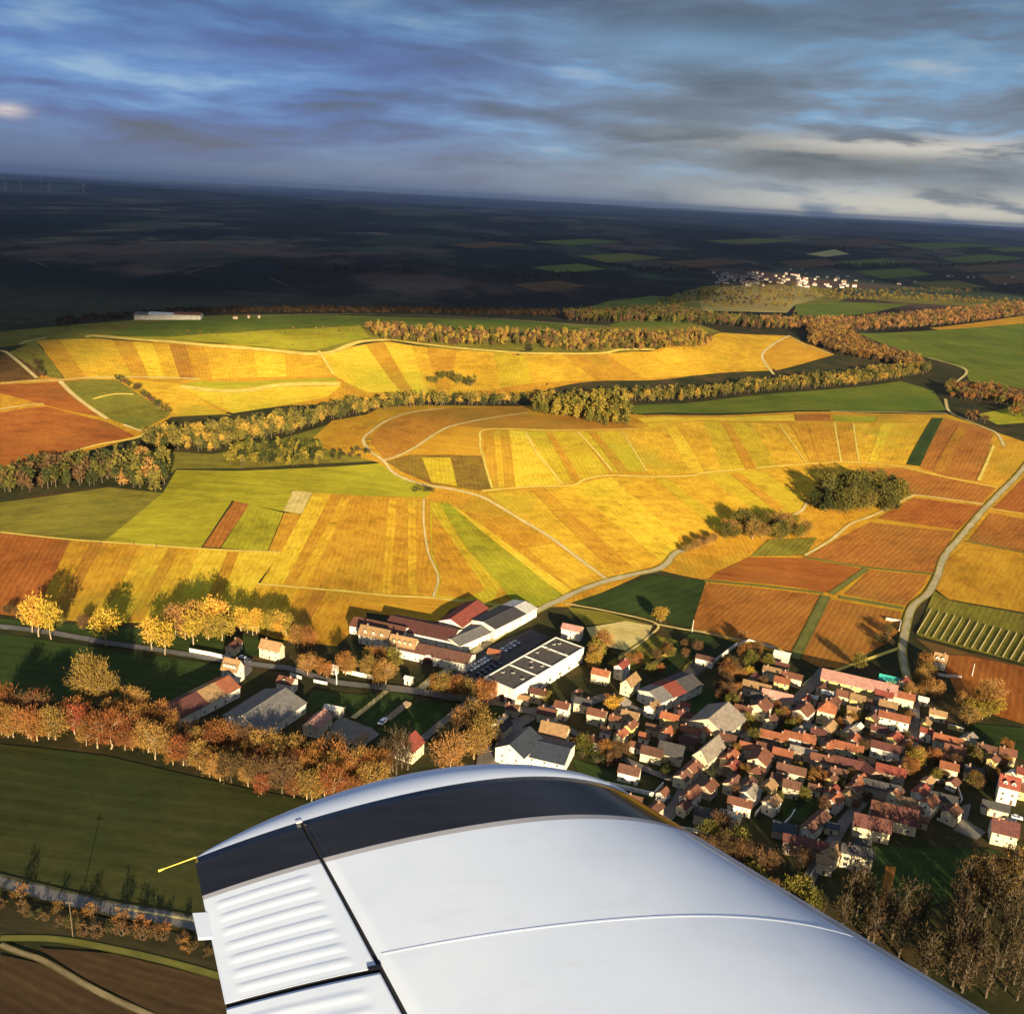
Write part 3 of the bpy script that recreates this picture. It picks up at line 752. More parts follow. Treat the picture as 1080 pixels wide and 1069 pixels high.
def facade(root, L, W, h, yaw, floors, dens=3.4, hip=False, rise=0, door=True, big=False, wmax=7):
    """windows and a door on the walls that look towards the aircraft, each its own part"""
    p = root.location; tocam = Vector((-p.x, -p.y, 0)).normalized()
    ca, sa = math.cos(yaw), math.sin(yaw); first = True
    for side, (nx, ny, ln, off) in enumerate(((0, -1, L, W / 2), (0, 1, L, W / 2), (1, 0, W, L / 2), (-1, 0, W, L / 2))):
        nw = Vector((nx * ca - ny * sa, nx * sa + ny * ca, 0))
        if nw.dot(tocam) < .15: continue
        k = max(1, min(wmax, int(ln / dens)))
        rot = math.atan2(ny, nx) + math.pi / 2
        for fl in range(floors):
            zc = 1.6 + fl * 2.7
            if zc + .8 > h: break
            for i in range(k):
                t = (i + .5) / k - .5
                if first and door and fl == 0 and i == k // 2:
                    o = obj('door', DOOR, root, (nx * off - ny * t * ln * 1, ny * off + nx * t * ln, 0), rot); o.scale = (1.1, 1, 2.1); first = False; continue
                o = obj('window', WIN, root, (nx * off - ny * t * ln, ny * off + nx * t * ln, zc), rot)
                o.scale = (1.9, 1, 1.7) if big else (1.05, 1, 1.35)
        if nx and not hip and rise > 2.6 and h > 3:
            o = obj('window', WIN, root, (nx * off, 0, h + rise * .3), rot); o.scale = (.9, 1, 1.1)
def dormer(root, x, side, W, h, rise, rf, wl, w=1.6):
    b = MB(); y0 = side * W * .40; sl = rise / (W / 2); zb = h + sl * (W / 2 - abs(y0)) - .3
    ht = 1.5
    b.prism([(-w / 2, 0), (w / 2, 0), (w / 2, ht), (0, ht + .7), (-w / 2, ht)], 0, 2.4)
    me = b.mesh('dormer', [WL[wl]])
    o = obj('dormer', me, root, (x, y0, zb), -math.pi / 2 * side * 1.0)
    r = MB()
    for s in (-1, 1):
        pts = [(s * (w / 2 + .2), ht - .12), (0, ht + .74), (0, ht + .9), (s * (w / 2 + .2), ht + .04)]
        r.prism(pts if s < 0 else pts[::-1], -.25, 2.4)
    obj('roof', r.mesh('roof', [RF[rf]]), o)
    q = obj('window', WIN, o, (0, 0, .85), -math.pi / 2); q.scale = (.9, 1, 1.0)
    return o
ALLB = []                                               # (object, px, py, roof, wall, kind)
KINDCAT = {'house': 'house', 'barn': 'barn', 'shed': 'shed', 'hall': 'hall', 'villa': 'house', 'warehouse': 'warehouse', 'outbuilding': 'shed'}
FOOT = []
def building(px, py, d, L, W, h, rf, wl='cream', kind='house', rise=None, hip=False, floors=None, label=None, sections=None, dormers=0, chim=None, big=False, windows=True, group=None):
    if kind not in ('hall',) and L < 30: L, W, h = L * .61, W * .63, h * 1.02 + .5
    p, yaw = place(px, py + 2, d)
    z = ground_low(p, yaw, L, W) + .3
    rise = rise if rise is not None else W * .5 * .6
    root = obj(kind, None, None, (p[0], p[1], z), yaw)
    root['category'] = KINDCAT[kind]
    if hip:
        b = MB(); b.box(-L / 2, -W / 2, -.6, L / 2, W / 2, h); obj('wall', b.mesh('wall', [WL[wl]]), root)
        r = obj('roof', hip_roof(L, W, h, rise, rf), root)
    else:
        obj('wall', gable_wall(L, W, h, rise, wl), root)
        if sections:
            x = -L / 2 - .45; tot = L + .9
            for s, fr in sections:
                r = obj('roof', gable_roof(L, W, h, rise, s, x, x + tot * fr - .02), root); x += tot * fr
        else: r = obj('roof', gable_roof(L, W, h, rise, rf), root)
    if chim is None: chim = 1 if kind in ('house', 'villa') else 0
    for i in range(chim):
        obj('chimney', CHIMN, r, (random.choice((-1, 1)) * L * (.28 + .12 * i) * (1 - .6 * hip), .3 * random.choice((-1, 1)), h + rise + .1))
    side = -1
    pv = Vector((-p[0], -p[1], 0)); nn = Vector((math.sin(yaw), -math.cos(yaw), 0))
    if nn.dot(pv) < 0: side = 1
    for i in range(dormers):
        dormer(root, ((i + .5) / dormers - .5) * L * .85, side, W, h, rise, rf, wl)
    if windows:
        fl = floors or (1 if h < 4 else 2)
        facade(root, L, W, h, yaw, fl, 3.3 if kind in ('house', 'villa') else 5.5, hip, rise, kind != 'barn' or True, big, 5 if kind in ('house', 'villa') else 8)
    FOOT.append((p[0], p[1], yaw, L, W))
    ALLB.append((root, px, py, rf, wl, kind, L, hip, label))
    if label: root['label'] = label
    if group: root['group'] = group
    return root

Bd = building
# ---- between the road junction and the wing (upper left of the village)
Bd(633,717,'a',14,9,4.5,'orange','cream','house',label='wide cream house with orange roof joined below the red roofed white house')
Bd(655,711,'b',14,8,6,'red','white','house',label='white house with bright red roof above the wide orange roofed cream house')
Bd(664,727,'b',17,9.5,5,'tan','cream','barn',rise=3,label='cream gabled barn with plain tan roof beside the yellow bush')
Bd(608,736,'b',8,6,3,'rust','cream')
Bd(644,740,'a',8,6,3,'orange','yellow')
Bd(706,733,'w',31,15,5.5,'grey','white','hall',rise=2.6,sections=[('grey',.3),('red',.3),('dark',.4)],label='long white hall whose roof is part grey, part bright red, part dark')
Bd(715,752,'b',6,5,3,'orange','white'); Bd(722,748,'a',7,5,3,'red','white')
Bd(629,760,'a',14,9,4.5,'rust','cream'); Bd(649,764,'a',9,7,3.5,'rust','cream'); Bd(638,775,'a',7,6,3,'brown','white')
Bd(629,787,'a',10,7,3.5,'maroon','white'); Bd(654,781,'b',10,7,4,'orange','cream'); Bd(664,773,'b',11,7,4.5,'rust','yellow')
Bd(702,779,'b',10,8,4,'orange','cream')
Bd(687,799,'a',15,10,3.5,'brown','cream','barn'); Bd(707,799,'a',17,13,4,'dark','cream','barn',rise=3.5)
Bd(663,820,'a',14,10,4,'brown','white','villa',dormers=0,label='white house with dark brown roof inside a walled dark lawn near the wing')
Bd(668,851,'a',10,7,4,'brown','beige'); Bd(690,860,'b',10,7,4,'brown','beige')
Bd(743,699,'a',15,8,3.5,'brown','white','shed',rise=1,label='low white shed with a brown roof at the top end of the long garden wall')
Bd(797,731,'a',22,9,4,'tan','white','barn',rise=2.4); Bd(819,740,'a',24,7,3.5,'pink','cream','barn',rise=2.4)
Bd(801,753,'b',14,13,5,'rust','cream','house',label='large cream gabled house with a broad lit gable beneath the pink roofed barn')
Bd(778,741,'b',8,6,3.5,'brown','cream')
Bd(755,769,'b',20,19,6,'stone','cream','hall',rise=5,label='broad grey brown roofed hall with a wide cream gable in the middle of the village')
Bd(724,761,'a',14,7,4,'maroon','beige'); Bd(727,777,'a',14,8,4,'orange','cream'); Bd(743,779,'b',10,7,4.5,'rust','cream')
Bd(815,783,'a',20,9,4,'orange','brick'); Bd(807,792,'a',14,6,3,'rust','yellow','outbuilding'); Bd(835,785,'a',13,8,5,'orange','white')
Bd(813,714,'a',14,8,4.5,'tan','cream'); Bd(833,719,'a',18,8,4,'rust','cream'); Bd(821,704,'a',16,5,2.6,'maroon','beige','shed'); 
Bd(824,694,'a',13,9,3,'white','grey','shed',rise=1.2)
# ---- upper right
Bd(904,728,'a',36,10,5.5,'pink','yellow','hall',rise=3,label='long yellow fronted hall with pinkish roof along the upper edge of the village')
Bd(939,722,'a',19,8,3.5,'turquoise','cream','barn',rise=1.4,label='cream shed with a vivid turquoise roof')
Bd(952,726,'b',9,7,4.5,'red','white'); Bd(931,739,'a',13,8,4,'red','white'); Bd(950,741,'a',18,9,4.5,'orange','cream')
Bd(870,758,'a',13,12,6,'orange','cream','house',rise=4,hip=True,label='square cream house with an orange hipped roof')
Bd(874,736,'a',12,7,3,'white','cream','shed',rise=1); Bd(890,739,'a',13,9,4,'rust','cream'); Bd(903,743,'a',11,9,4,'tan','yellow'); Bd(899,753,'a',9,6,3,'tan','yellow')
Bd(893,765,'b',7,6,3.5,'tan','cream'); Bd(904,771,'b',6,5,3,'white','cream','shed')
Bd(846,758,'b',15,12,5,'rust','white','house'); Bd(849,744,'b',8,6,4,'red','beige')
Bd(941,765,'a',22,9,5,'orange','white'); Bd(920,763,'b',12,8,4,'brown','yellow'); Bd(926,775,'a',12,7,3.5,'maroon','beige')
Bd(942,786,'b',10,8,4.5,'red','yellow'); Bd(932,796,'a',20,9,4.5,'maroon','white')
Bd(893,795,'a',20,9,4,'orange','cream'); Bd(899,788,'d',10,8,4.5,'orange','cream'); Bd(872,794,'b',12,7,4,'orange','cream')
Bd(892,812,'a',20,10,4,'maroon','brick','barn'); Bd(912,818,(20,16),16,10,4,'maroon','brick','barn')
Bd(865,807,'a',15,8,4,'rust','beige'); Bd(833,819,'a',19,9,4,'brown','cream'); Bd(848,786,'a',14,11,4.5,'orange','brick','house',hip=True)
Bd(846,798,'a',18,7,3.5,'stone','beige'); Bd(875,830,'b',7,6,4.5,'brown','yellow'); Bd(876,841,'b',11,7,3.5,'red','cream'); Bd(879,851,'b',11,8,4,'orange','white')
Bd(894,843,'b',10,8,3,'tan','cream','outbuilding'); Bd(905,831,'b',9,8,4.5,'orange','yellow'); Bd(899,839,'b',9,8,4.5,'rust','cream')
Bd(937,821,'a',19,10,4.5,'red','beige'); Bd(928,837,'a',24,9,4,'dark','beige','barn'); Bd(943,843,'b',10,7,4,'rust','cream'); Bd(956,850,'a',15,6,3,'tan','cream','outbuilding')
Bd(940,868,'a',28,14,4.5,'maroon','cream','barn',rise=4,sections=[('rust',.45),('maroon',.55)],label='long barn with a two tone rust and maroon roof, rear one of the pair')
Bd(917,879,'a',22,10,4.5,'maroon','cream','barn',rise=3.4,label='long barn with dark maroon roof in front of the two tone barn')
Bd(1060,841,'a',12,10,7,'red','white','villa',rise=3.6,dormers=2,label='tall white villa with red roof and two front gables')
Bd(1048,856,'a',16,7,3,'dark','cream','shed',rise=1.6); Bd(1056,884,'a',15,13,5,'maroon','cream','house',rise=3.4,label='cream house with a broad maroon roof at the lower corner of the village')
Bd(994,848,'a',18,8,3.5,'dark','beige','barn'); Bd(969,843,'b',12,8,4.5,'red','white'); Bd(977,829,'b',8,6,3,'tan','cream','shed')
Bd(990,702,'a',10,8,4,'tan','white','villa',rise=3.6,dormers=2,label='lone white house with two white dormers in its own plot by the vines')
Bd(974,728,'d',6,5,3.5,'brown','cream'); Bd(973,741,'a',7,4,2.6,'white','white','shed',rise=.8); Bd(988,757,'a',12,7,3,'tan','cream'); Bd(975,768,'d',7,6,3.5,'tan','yellow'); Bd(975,778,'a',8,6,4,'red','white')
Bd(998,787,'a',20,9,4,'orange','cream'); Bd(1005,797,'a',14,8,4,'rust','brick'); Bd(1045,810,'b',7,6,5,'rust','yellow'); Bd(1078,824,'a',10,8,5,'red','cream'); Bd(1066,822,'b',6,5,3.5,'white','cream','shed')
# ---- lower middle
Bd(858,875,'b',25,8,4,'brown','white','barn',label='long narrow brown barn with one white side wall running down to the street')
Bd(876,876,'a',8,5,2.6,'slate','cream','shed',rise=1); Bd(847,899,'a',26,8,5,'maroon','brick','house',label='long brown stone house with dark red roof at the village edge')
Bd(877,908,'b',14,8,5,'tan','cream'); Bd(868,917,'a',9,7,4.5,'tan','cream','house',hip=True); Bd(901,911,'a',18,9,6,'dark','cream','house',big=True,label='cream house with large dark windows and a dark roof beside the dead end street')
Bd(908,893,'a',9,6,2.6,'dark','cream','shed',rise=1)
Bd(748,866,'a',20,9,4,'dark','beige','barn'); Bd(769,868,'a',13,8,4,'slate','beige'); Bd(826,879,'a',14,9,3,'slate','beige','shed',rise=2)
Bd(746,803,'b',26,12,5.5,'stone','cream','barn',rise=4.5,label='long barn with a mossy grey brown roof and cream gable')
Bd(768,806,'b',15,7,4.5,'orange','cream'); Bd(771,815,'b',10,9,4,'red','brick'); Bd(729,817,'b',12,9,4,'rust','cream'); Bd(719,826,'b',10,9,4,'brown','cream')
Bd(790,796,'a',15,8,4.5,'orange','cream'); Bd(800,809,'d',16,13,5,'rust','cream'); Bd(797,820,'a',10,8,4,'rust','yellow','house',hip=True)
Bd(772,833,'b',12,9,4,'brown','cream'); Bd(788,835,'d',11,8,4.5,'brown','white'); Bd(790,843,'b',12,10,4,'stone','white')
Bd(779,854,'a',15,8,4,'rust','white'); Bd(727,846,'b',16,8,4.5,'rust','white'); Bd(720,856,'b',8,6,3.5,'maroon','cream'); Bd(726,787,'a',14,7,3.5,'maroon','brick')
Bd(700,790,'a',9,6,3,'rust','cream'); Bd(688,772,'a',10,6,3,'brown','beige','outbuilding'); Bd(858,836,'a',8,6,3,'brown','cream'); Bd(856,740,'a',7,5,3,'white','cream','shed')
Bd(917,745,'a',8,6,3,'brown','beige','shed'); Bd(911,785,'a',9,6,3,'brown','beige','outbuilding'); Bd(812,765,'b',9,7,4,'brown','cream'); Bd(866,729,'b',10,6,3,'brown','beige','shed')
Bd(955,790,'d',8,6,3.5,'rust','cream'); Bd(962,858,'a',8,6,3,'brown','beige','shed'); Bd(861,820,'b',8,6,3.5,'rust','cream'); Bd(820,826,'a',9,6,3.5,'brown','beige')
# ---- by the wide street
Bd(569,738,'a',14,8,4.5,'maroon','cream'); Bd(552,741,'a',8,6,3,'tan','cream','outbuilding',rise=1); Bd(540,752,'a',10,7,3.5,'brown','beige')
Bd(527,772,'b',14,12,4,'dark','cream','house',rise=3.4,label='dark roofed cream building beside the wide sandy street'); Bd(577,758,'a',14,9,4,'rust','cream'); Bd(592,754,'a',11,9,5.5,'rust','white')
Bd(584,780,'a',20,11,4.5,'tan','cream','house',rise=4,label='broad tan roofed house directly behind the slate roofed white building')
Bd(547,797,'b',17,14,7,'slate','white','hall',rise=4,label='white gabled hall with blue slate roof right above the wing'); Bd(580,800,'a',17,18,5.5,'slate','white','hall',rise=2.4,label='white annexe with wide black roof and skylights joined to the slate gabled hall')
Bd(603,670,'a',18,9,5,'pink','white','shed',rise=1.8,label='low white building with a pink roof at the far end of the large warehouse')
Bd(521,692,'a',10,7,3,'orange','beige','shed',label='small orange roofed kiosk in the car park beside the warehouse')
# ---- left by the river
Bd(247,686,'b',14,8,4,'rust','cream'); Bd(287,691,'a',19,8,5,'tan','cream','house',rise=3.4,label='cream house with tan roof below the yellow hedge of trees')
Bd(246,715,'a',14,10,6,'tan','white','villa',rise=4.5,dormers=4,label='white house with many dormers beside the long red roofed hall')
Bd(210,744,(49,-25),36,15,5,'maroon','white','hall',rise=3.4,sections=[('maroon',.48),('tan',.28),('orange',.24)],label='long white hall with a maroon, tan and orange roof above the river trees')
Bd(303,726,'a',13,10,4.5,'rust','white','villa',dormers=1,label='white house with red brown roof and bushes in front, by the grey roofed hall')
Bd(280,756,(34,-22),28,24,5,'grey','white','hall',rise=4,label='wide hall with pale grey roof standing behind the riverside trees')
Bd(352,752,'a',14,6,3,'white','grey','shed',rise=1,label='narrow grey white shed at the edge of the tan yard')
Bd(335,768,'b',20,12,4,'pink','cream','barn',rise=3); Bd(352,788,'a',13,6,3,'tan','beige','shed',rise=.8,label='low tan roofed shed in the yard by the river'); Bd(378,786,'b',16,6,3,'tan','beige','shed',rise=.8,label='long tan shed on the right side of the river yard')
Bd(431,795,'b',16,15,5,'red','cream','house',rise=4,label='cream house with red roof standing alone by bare trees above the wing')
Bd(353,708,'a',5,4,3,'white','white','shed',rise=.6,label='tiny white shed among the roadside trees'); Bd(431,719,'a',6,4,2.6,'white','white','shed',rise=.6,label='small white cabin by the road junction')
# ---- the winery works
Bd(401,667,'a',31,12,5,'rust','white','hall',rise=2.6,label='long rust roofed hall at the left end of the works')
Bd(447,668,'a',40,17,5,'maroon','white','hall',rise=3,label='wide dark red roofed hall in the middle of the works')
Bd(489,654,(46,-38),30,15,5.5,'red','white','hall',rise=3,label='bright red roofed hall in the works beside the field')
Bd(492,676,(46,-22),24,13,5,'grey','white','hall',rise=1.6,label='grey roofed white hall near the road, lower of two')
Bd(532,655,(46,-26),38,17,6.5,'dark','white','hall',rise=1.6,sections=[('dark',.72),('white',.28)],label='dark roofed white hall along the road with a pale end bay')
Bd(396,677,'a',28,10,5,'tan','white','house',rise=4,dormers=3,label='long white house with tan roof and dormers at the left end of the works')
Bd(426,687,'a',24,10,5,'tan','cream','house',rise=4,dormers=4,label='cream house with row of arched dormers in front of the works')
Bd(461,694,'a',38,12,5,'brown','white','hall',rise=2.4,label='low white building with brown roof and round porch facing the road')

def arch_porch():
    p, yaw = place(452, 700, 'a'); z = float(H(p[0], p[1])[0])
    r = thing('porch', 'dark round arched porch on the front of the brown roofed works building', 'porch', (p[0], p[1], z), yaw)
    b = MB(); n = 14
    for i in range(n):
        a0, a1 = math.pi * i / n, math.pi * (i + 1) / n
        for R0, R1 in ((3.0, 3.9),):
            P = [(R0 * math.cos(a0), R0 * math.sin(a0)), (R1 * math.cos(a0), R1 * math.sin(a0)), (R1 * math.cos(a1), R1 * math.sin(a1)), (R0 * math.cos(a1), R0 * math.sin(a1))]
            b.hexa([(x, -1.2, q + 1.5) for x, q in P] + [(x, 1.2, q + 1.5) for x, q in P])
    b.box(-3.9, -1.2, -.4, -3, 1.2, 1.5); b.box(3, -1.2, -.4, 3.9, 1.2, 1.5)
    obj('arch', b.mesh('arch', [WL['white']]), r)
    g = MB(); pts = [(3 * math.cos(math.pi * i / 16), 3 * math.sin(math.pi * i / 16) + 1.5) for i in range(17)] + [(-3, -.3), (3, -.3)]
    g.poly([(x, -.6, q) for x, q in pts][::-1]); g.poly([(x, -.4, q) for x, q in pts]); obj('door', g.mesh('door', [RF['maroon']]), r)
arch_porch()

def flat_warehouse():
    c = np.array([(508, 734), (545, 744), (618, 697), (580, 687)], float)
    W = ground(c[:, 0], c[:, 1]); o = W.mean(0); u = (W[2] - W[1])[:2]; L = np.hypot(*u); u /= L; v = (W[1] - W[0])[:2]; Wd = abs(u[0] * v[1] - u[1] * v[0])
    yaw = math.atan2(u[1], u[0]); h = 8.5
    r = thing('warehouse', 'very long white warehouse with flat dark roof crossed by white strips', 'warehouse', (o[0], o[1], float(H(o[0], o[1])[0])), yaw)
    b = MB(); b.box(-L / 2, -Wd / 2, -1, L / 2, Wd / 2, h); obj('wall', b.mesh('wall', [WL['white']]), r)
    b = MB(); b.box(-L / 2 + .5, -Wd / 2 + .5, h + .004, L / 2 - .5, Wd / 2 - .5, h + .3); rf = obj('roof', b.mesh('roof', [RF['flat']]), r)
    for x0, y0, x1, y1 in ((-L / 2 - .06, -Wd / 2 - .06, L / 2 + .06, -Wd / 2 + .44), (-L / 2 - .06, Wd / 2 - .44, L / 2 + .06, Wd / 2 + .06), (-L / 2 - .06, -Wd / 2 + .45, -L / 2 + .44, Wd / 2 - .45), (L / 2 - .44, -Wd / 2 + .45, L / 2 + .06, Wd / 2 - .45)):
        b = MB(); b.box(x0, y0, h - .3, x1, y1, h + .75); obj('parapet', b.mesh('parapet', [TRIM]), rf)
    for t in (-.19, .02, .27):
        b = MB(); b.box(L * t - .16, -Wd / 2 + .5, h + .3, L * t + .16, Wd / 2 - .5, h + 1.0); obj('strip', b.mesh('strip', [TRIM]), rf)
    for i in range(14):
        x = random.uniform(-.47, .47) * L; y = random.uniform(-.4, .4) * Wd
        b = MB(); b.box(-.7, -.6, 0, .7, .6, .5); b.box(-.5, -.4, .5, .5, .4, .62, 1); obj('skylight', b.mesh('skylight', [CONC, GLASS]), rf, (x, y, h + .3))
    for i in range(7):
        q = obj('window', WIN, r, (L * ((i + .5) / 7 - .5), -Wd / 2, 2.2), 0); q.scale = (2.6, 1, 1.8)
    for i in range(4):
        q = obj('door', DOOR, r, (-L / 2, Wd * ((i + .5) / 4 - .5), 0), -math.pi / 2); q.scale = (3.2, 1, 4.2)
    FOOT.append((o[0], o[1], yaw, L, Wd))
flat_warehouse()

# hangars on the plateau
for i, (x, L, rf, lb) in enumerate(((152, 18, 'grey', 'small grey hangar at the left end of the plateau hangars'), (178, 42, 'white', 'long white roofed hangar on the plateau at the cloud shadow edge'), (199, 30, 'rust', 'rust roofed white hangar on the plateau, right of the white one'))):
    Bd(x, 334.5, 'x', L, 14, 6, rf, 'white', 'hall', rise=2.2, label=lb, windows=False)
for x in (248, 262, 273): Bd(x, 333.5 if x > 250 else 334.5, 'x', 9 if x == 248 else 4, 5, 2.6, 'brown', 'beige', 'shed', label={248: 'low beige shed on the plateau right of the hangars', 262: 'first tiny shed to the right of the low beige plateau shed', 273: 'outermost tiny shed on the plateau track, right of the hangars'}[x], windows=False)

# ---- small outbuildings, garages and cottages that fill the yards between the houses
def fill(n, poly):
    P = np.array(poly, float); lo, hi = P.min(0), P.max(0); k = t = 0
    rr = random.Random(11)
    while k < n and t < n * 40:
        t += 1; x, y = rr.uniform(lo[0], hi[0]), rr.uniform(lo[1], hi[1])
        if not inside(P, np.array([x]), np.array([y]))[0]: continue
        p = g1(x, y + 2)
        if any(math.hypot(p[0] - f[0], p[1] - f[1]) < 4.2 + (f[3] + f[4]) * .27 for f in FOOT): continue
        if any(math.hypot(p[0] - q[0], p[1] - q[1]) < 7 for q in STREET): continue
        sm = rr.random() < .45
        Bd(x, y, rr.choice('aab'), rr.uniform(7, 9) if sm else rr.uniform(10, 14), rr.uniform(6, 7) if sm else rr.uniform(8, 9), 2.6 if sm else rr.uniform(3.4, 5), rr.choice(['rust', 'rust', 'brown', 'orange', 'tan', 'maroon', 'stone', 'dark']), rr.choice(['cream', 'white', 'cream', 'yellow', 'beige']), 'shed' if sm else 'house')
        k += 1
STREET = []
for pl in ([(870,706),(860,719),(836,743),(812,765),(788,792),(760,812),(727,829),(715,849),(694,870)], [(958,722),(964,741),(964,760),(963,780),(962,794),(950,806),(921,825),(911,844),(892,866),(880,885),(863,909),(850,934)], [(560,752),(590,765),(640,792),(668,806),(700,820),(727,829)]):
    q_ = spline(pl, 8); STREET += list(ground(q_[:, 0], q_[:, 1]))
fill(20, [(790,705),(850,712),(960,716),(958,800),(900,850),(870,830),(800,860),(700,850),(690,800),(760,755),(790,735)])
fill(9, [(980,780),(1040,785),(1080,805),(1080,850),(1020,845),(985,815)])
fill(3, [(915,845),(985,850),(1010,865),(960,885),(900,880)])
fill(7, [(600,745),(690,750),(740,790),(690,800),(620,790)])
# ---- labels for the houses that have none yet: rank by distance to a landmark
LAND = [('sectional red and grey roofed hall', 706, 731), ('turquoise roofed shed', 939, 720), ('orange hipped square house', 870, 757), ('broad grey brown roofed hall', 755, 767),
        ('tall white villa', 1060, 838), ('mossy roofed long barn', 746, 800), ('two tone rust and maroon barn', 938, 868), ('long narrow brown barn', 858, 872), ('slate gabled hall', 545, 795),
        ('long yellow fronted hall', 904, 726), ('lone house with two dormers', 990, 700), ('walled white house near the wing', 663, 819), ('red roofed house above the wide orange one', 655, 711), ('wide hall with pale grey roof', 282, 752)]
ORD = ['nearest', 'second nearest', 'third nearest', 'fourth nearest', 'fifth nearest', 'sixth nearest', 'seventh nearest', 'eighth nearest', 'ninth nearest', 'tenth nearest', 'eleventh nearest', 'twelfth nearest', 'thirteenth nearest', 'fourteenth nearest'] + ['%dth nearest' % i for i in range(15, 60)]
RW_ = {'orange': 'orange', 'rust': 'rust', 'red': 'red', 'brown': 'brown', 'maroon': 'maroon', 'tan': 'tan', 'grey': 'grey', 'dark': 'dark', 'slate': 'slate', 'pink': 'pink', 'white': 'pale flat', 'stone': 'stone grey', 'turquoise': 'turquoise'}
seen = set()
for root, px, py, rf, wl, kind, L, hip, lb in ALLB:
    if lb: continue
    best = None
    for nm, lx, ly in LAND:
        same = [b for b in ALLB if b[3] == rf and b[5] == kind and b[8] is None]
        dist = lambda b: math.hypot(b[1] - lx, (b[2] - ly) * 2)
        rk = sorted(same, key=dist).index(next(b for b in same if b[0] is root))
        d = math.hypot(px - lx, (py - ly) * 2)
        if best is None or rk * 40 + d < best[0]: best = (rk * 40 + d, rk, nm)
    nm = {'villa': 'house'}.get(kind, kind)
    wlw = {'brick': 'brown stone'}.get(wl, wl)
    root['label'] = '%s %s, %s%s roof, %s such to %s' % (wlw, nm, RW_[rf], ' hipped' if hip else '', ORD[best[1]], best[2])

# ---- the far village: small lit houses
FAR = 'small pale houses of the distant village'
def far_house(seed):
    r = random.Random(seed); b = MB(); L, W, h, q = r.uniform(10, 18), r.uniform(8, 10), r.uniform(5, 7), 4
    b.prism([(-W / 2, -2), (W / 2, -2), (W / 2, h), (0, h + q), (-W / 2, h)], -L / 2, L / 2, 0)
    b.prism([(-W / 2 - .5, h - .35), (0, h + q + .05), (0, h + q + .4), (-W / 2 - .5, h)], -L / 2 - .5, L / 2 + .5, 1)
    b.prism([(0, h + q + .05), (W / 2 + .5, h - .35), (W / 2 + .5, h), (0, h + q + .4)], -L / 2 - .5, L / 2 + .5, 1)
    b.box(L * .3, -.4, h + q - .5, L * .3 + .8, .4, h + q + 1.4, 0)
    for i in range(3): b.box(-L / 2 + L * (i + .3) / 3, -W / 2 - .05, h * .4, -L / 2 + L * (i + .3) / 3 + 1.2, -W / 2 + .1, h * .4 + 1.6, 2)
    return b.mesh('far_house', [WL['white'], RF[r.choice(['rust', 'tan', 'pink', 'brown', 'grey'])], GLASS])
fh = [far_house(i) for i in range(5)]
spots = [(random.uniform(752, 800), random.uniform(287, 300)) for _ in range(34)] + [(random.uniform(782, 850), random.uniform(289, 302)) for _ in range(48)] + [(random.uniform(845, 905), random.uniform(292, 304)) for _ in range(24)] \
      + [(x, y) for x, y in ((1000, 292), (1005, 292), (1021, 293), (1027, 293), (1068, 293), (965, 298), (948, 300), (992, 271), (988, 266), (1060, 300), (920, 297), (890, 300), (834, 285), (846, 284))]
for i, (x, y) in enumerate(spots):
    p = g1(x, y); o = obj('far_house', fh[i % 5], None, (p[0], p[1], p[2] + .5), random.uniform(-.6, .6))
    s = random.uniform(.45, .85); o.scale = (s * random.choice((1, 1, 1.7)), s, s)
    tag(o, 'tiny pale house far away in the sunlit village beyond the plateau' if i < 106 else 'tiny pale farmhouse scattered beyond the far village', 'house', FAR if i < 106 else 'scattered far farmhouses')
# ------------------------------------------------------------------ trees
def leaf_mat(name, c, c2):
    m, nt, b = new_mat(name, .9); b.inputs['Specular IOR Level'].default_value = .1
    oi = nt.nodes.new('ShaderNodeObjectInfo')
    f = noise(nt, worldpos(nt), .16, 4, .6)
    col = ramp(nt, f, [(.32, c), (.68, c2)])
    hs = nt.nodes.new('ShaderNodeHueSaturation'); nt.links.new(col, hs.inputs['Color'])
    nt.links.new(math_n(nt, 'ADD', math_n(nt, 'MULTIPLY', oi.outputs['Random'], .5), .75), hs.inputs['Value'])
    nt.links.new(math_n(nt, 'ADD', math_n(nt, 'MULTIPLY', oi.outputs['Random'], -.03), .513), hs.inputs['Hue'])
    nt.links.new(hs.outputs['Color'], b.inputs['Base Color']); return m
LM = {'orange': leaf_mat('rust twigs', (.16, .072, .018), (.28, .132, .030)), 'yellow': leaf_mat('yellow leaves', (.42, .235, .026), (.54, .335, .045)),
      'rusty': leaf_mat('red brown twigs', (.16, .050, .017), (.23, .082, .024)), 'brown': leaf_mat('brown twigs', (.085, .050, .021), (.145, .082, .032)), 'olive': leaf_mat('olive leaves', (.085, .078, .014), (.17, .14, .024)),
      'wood': leaf_mat('dull olive leaves', (.065, .060, .013), (.13, .11, .021)), 'pine': leaf_mat('dark needles', (.028, .034, .010), (.065, .066, .015)), 'poplar': leaf_mat('dull brown twigs', (.038, .026, .012), (.064, .043, .017)), 'sand': leaf_mat('sandy twigs', (.20, .11, .027), (.30, .175, .042)),
      'gold': leaf_mat('golden scrub', (.20, .14, .02), (.32, .22, .032))}
BARK = plain('pale bark', (.34, .26, .15), .3, 2.0); DBARK = plain('dark bark', (.11, .08, .05), .3, 2.0)

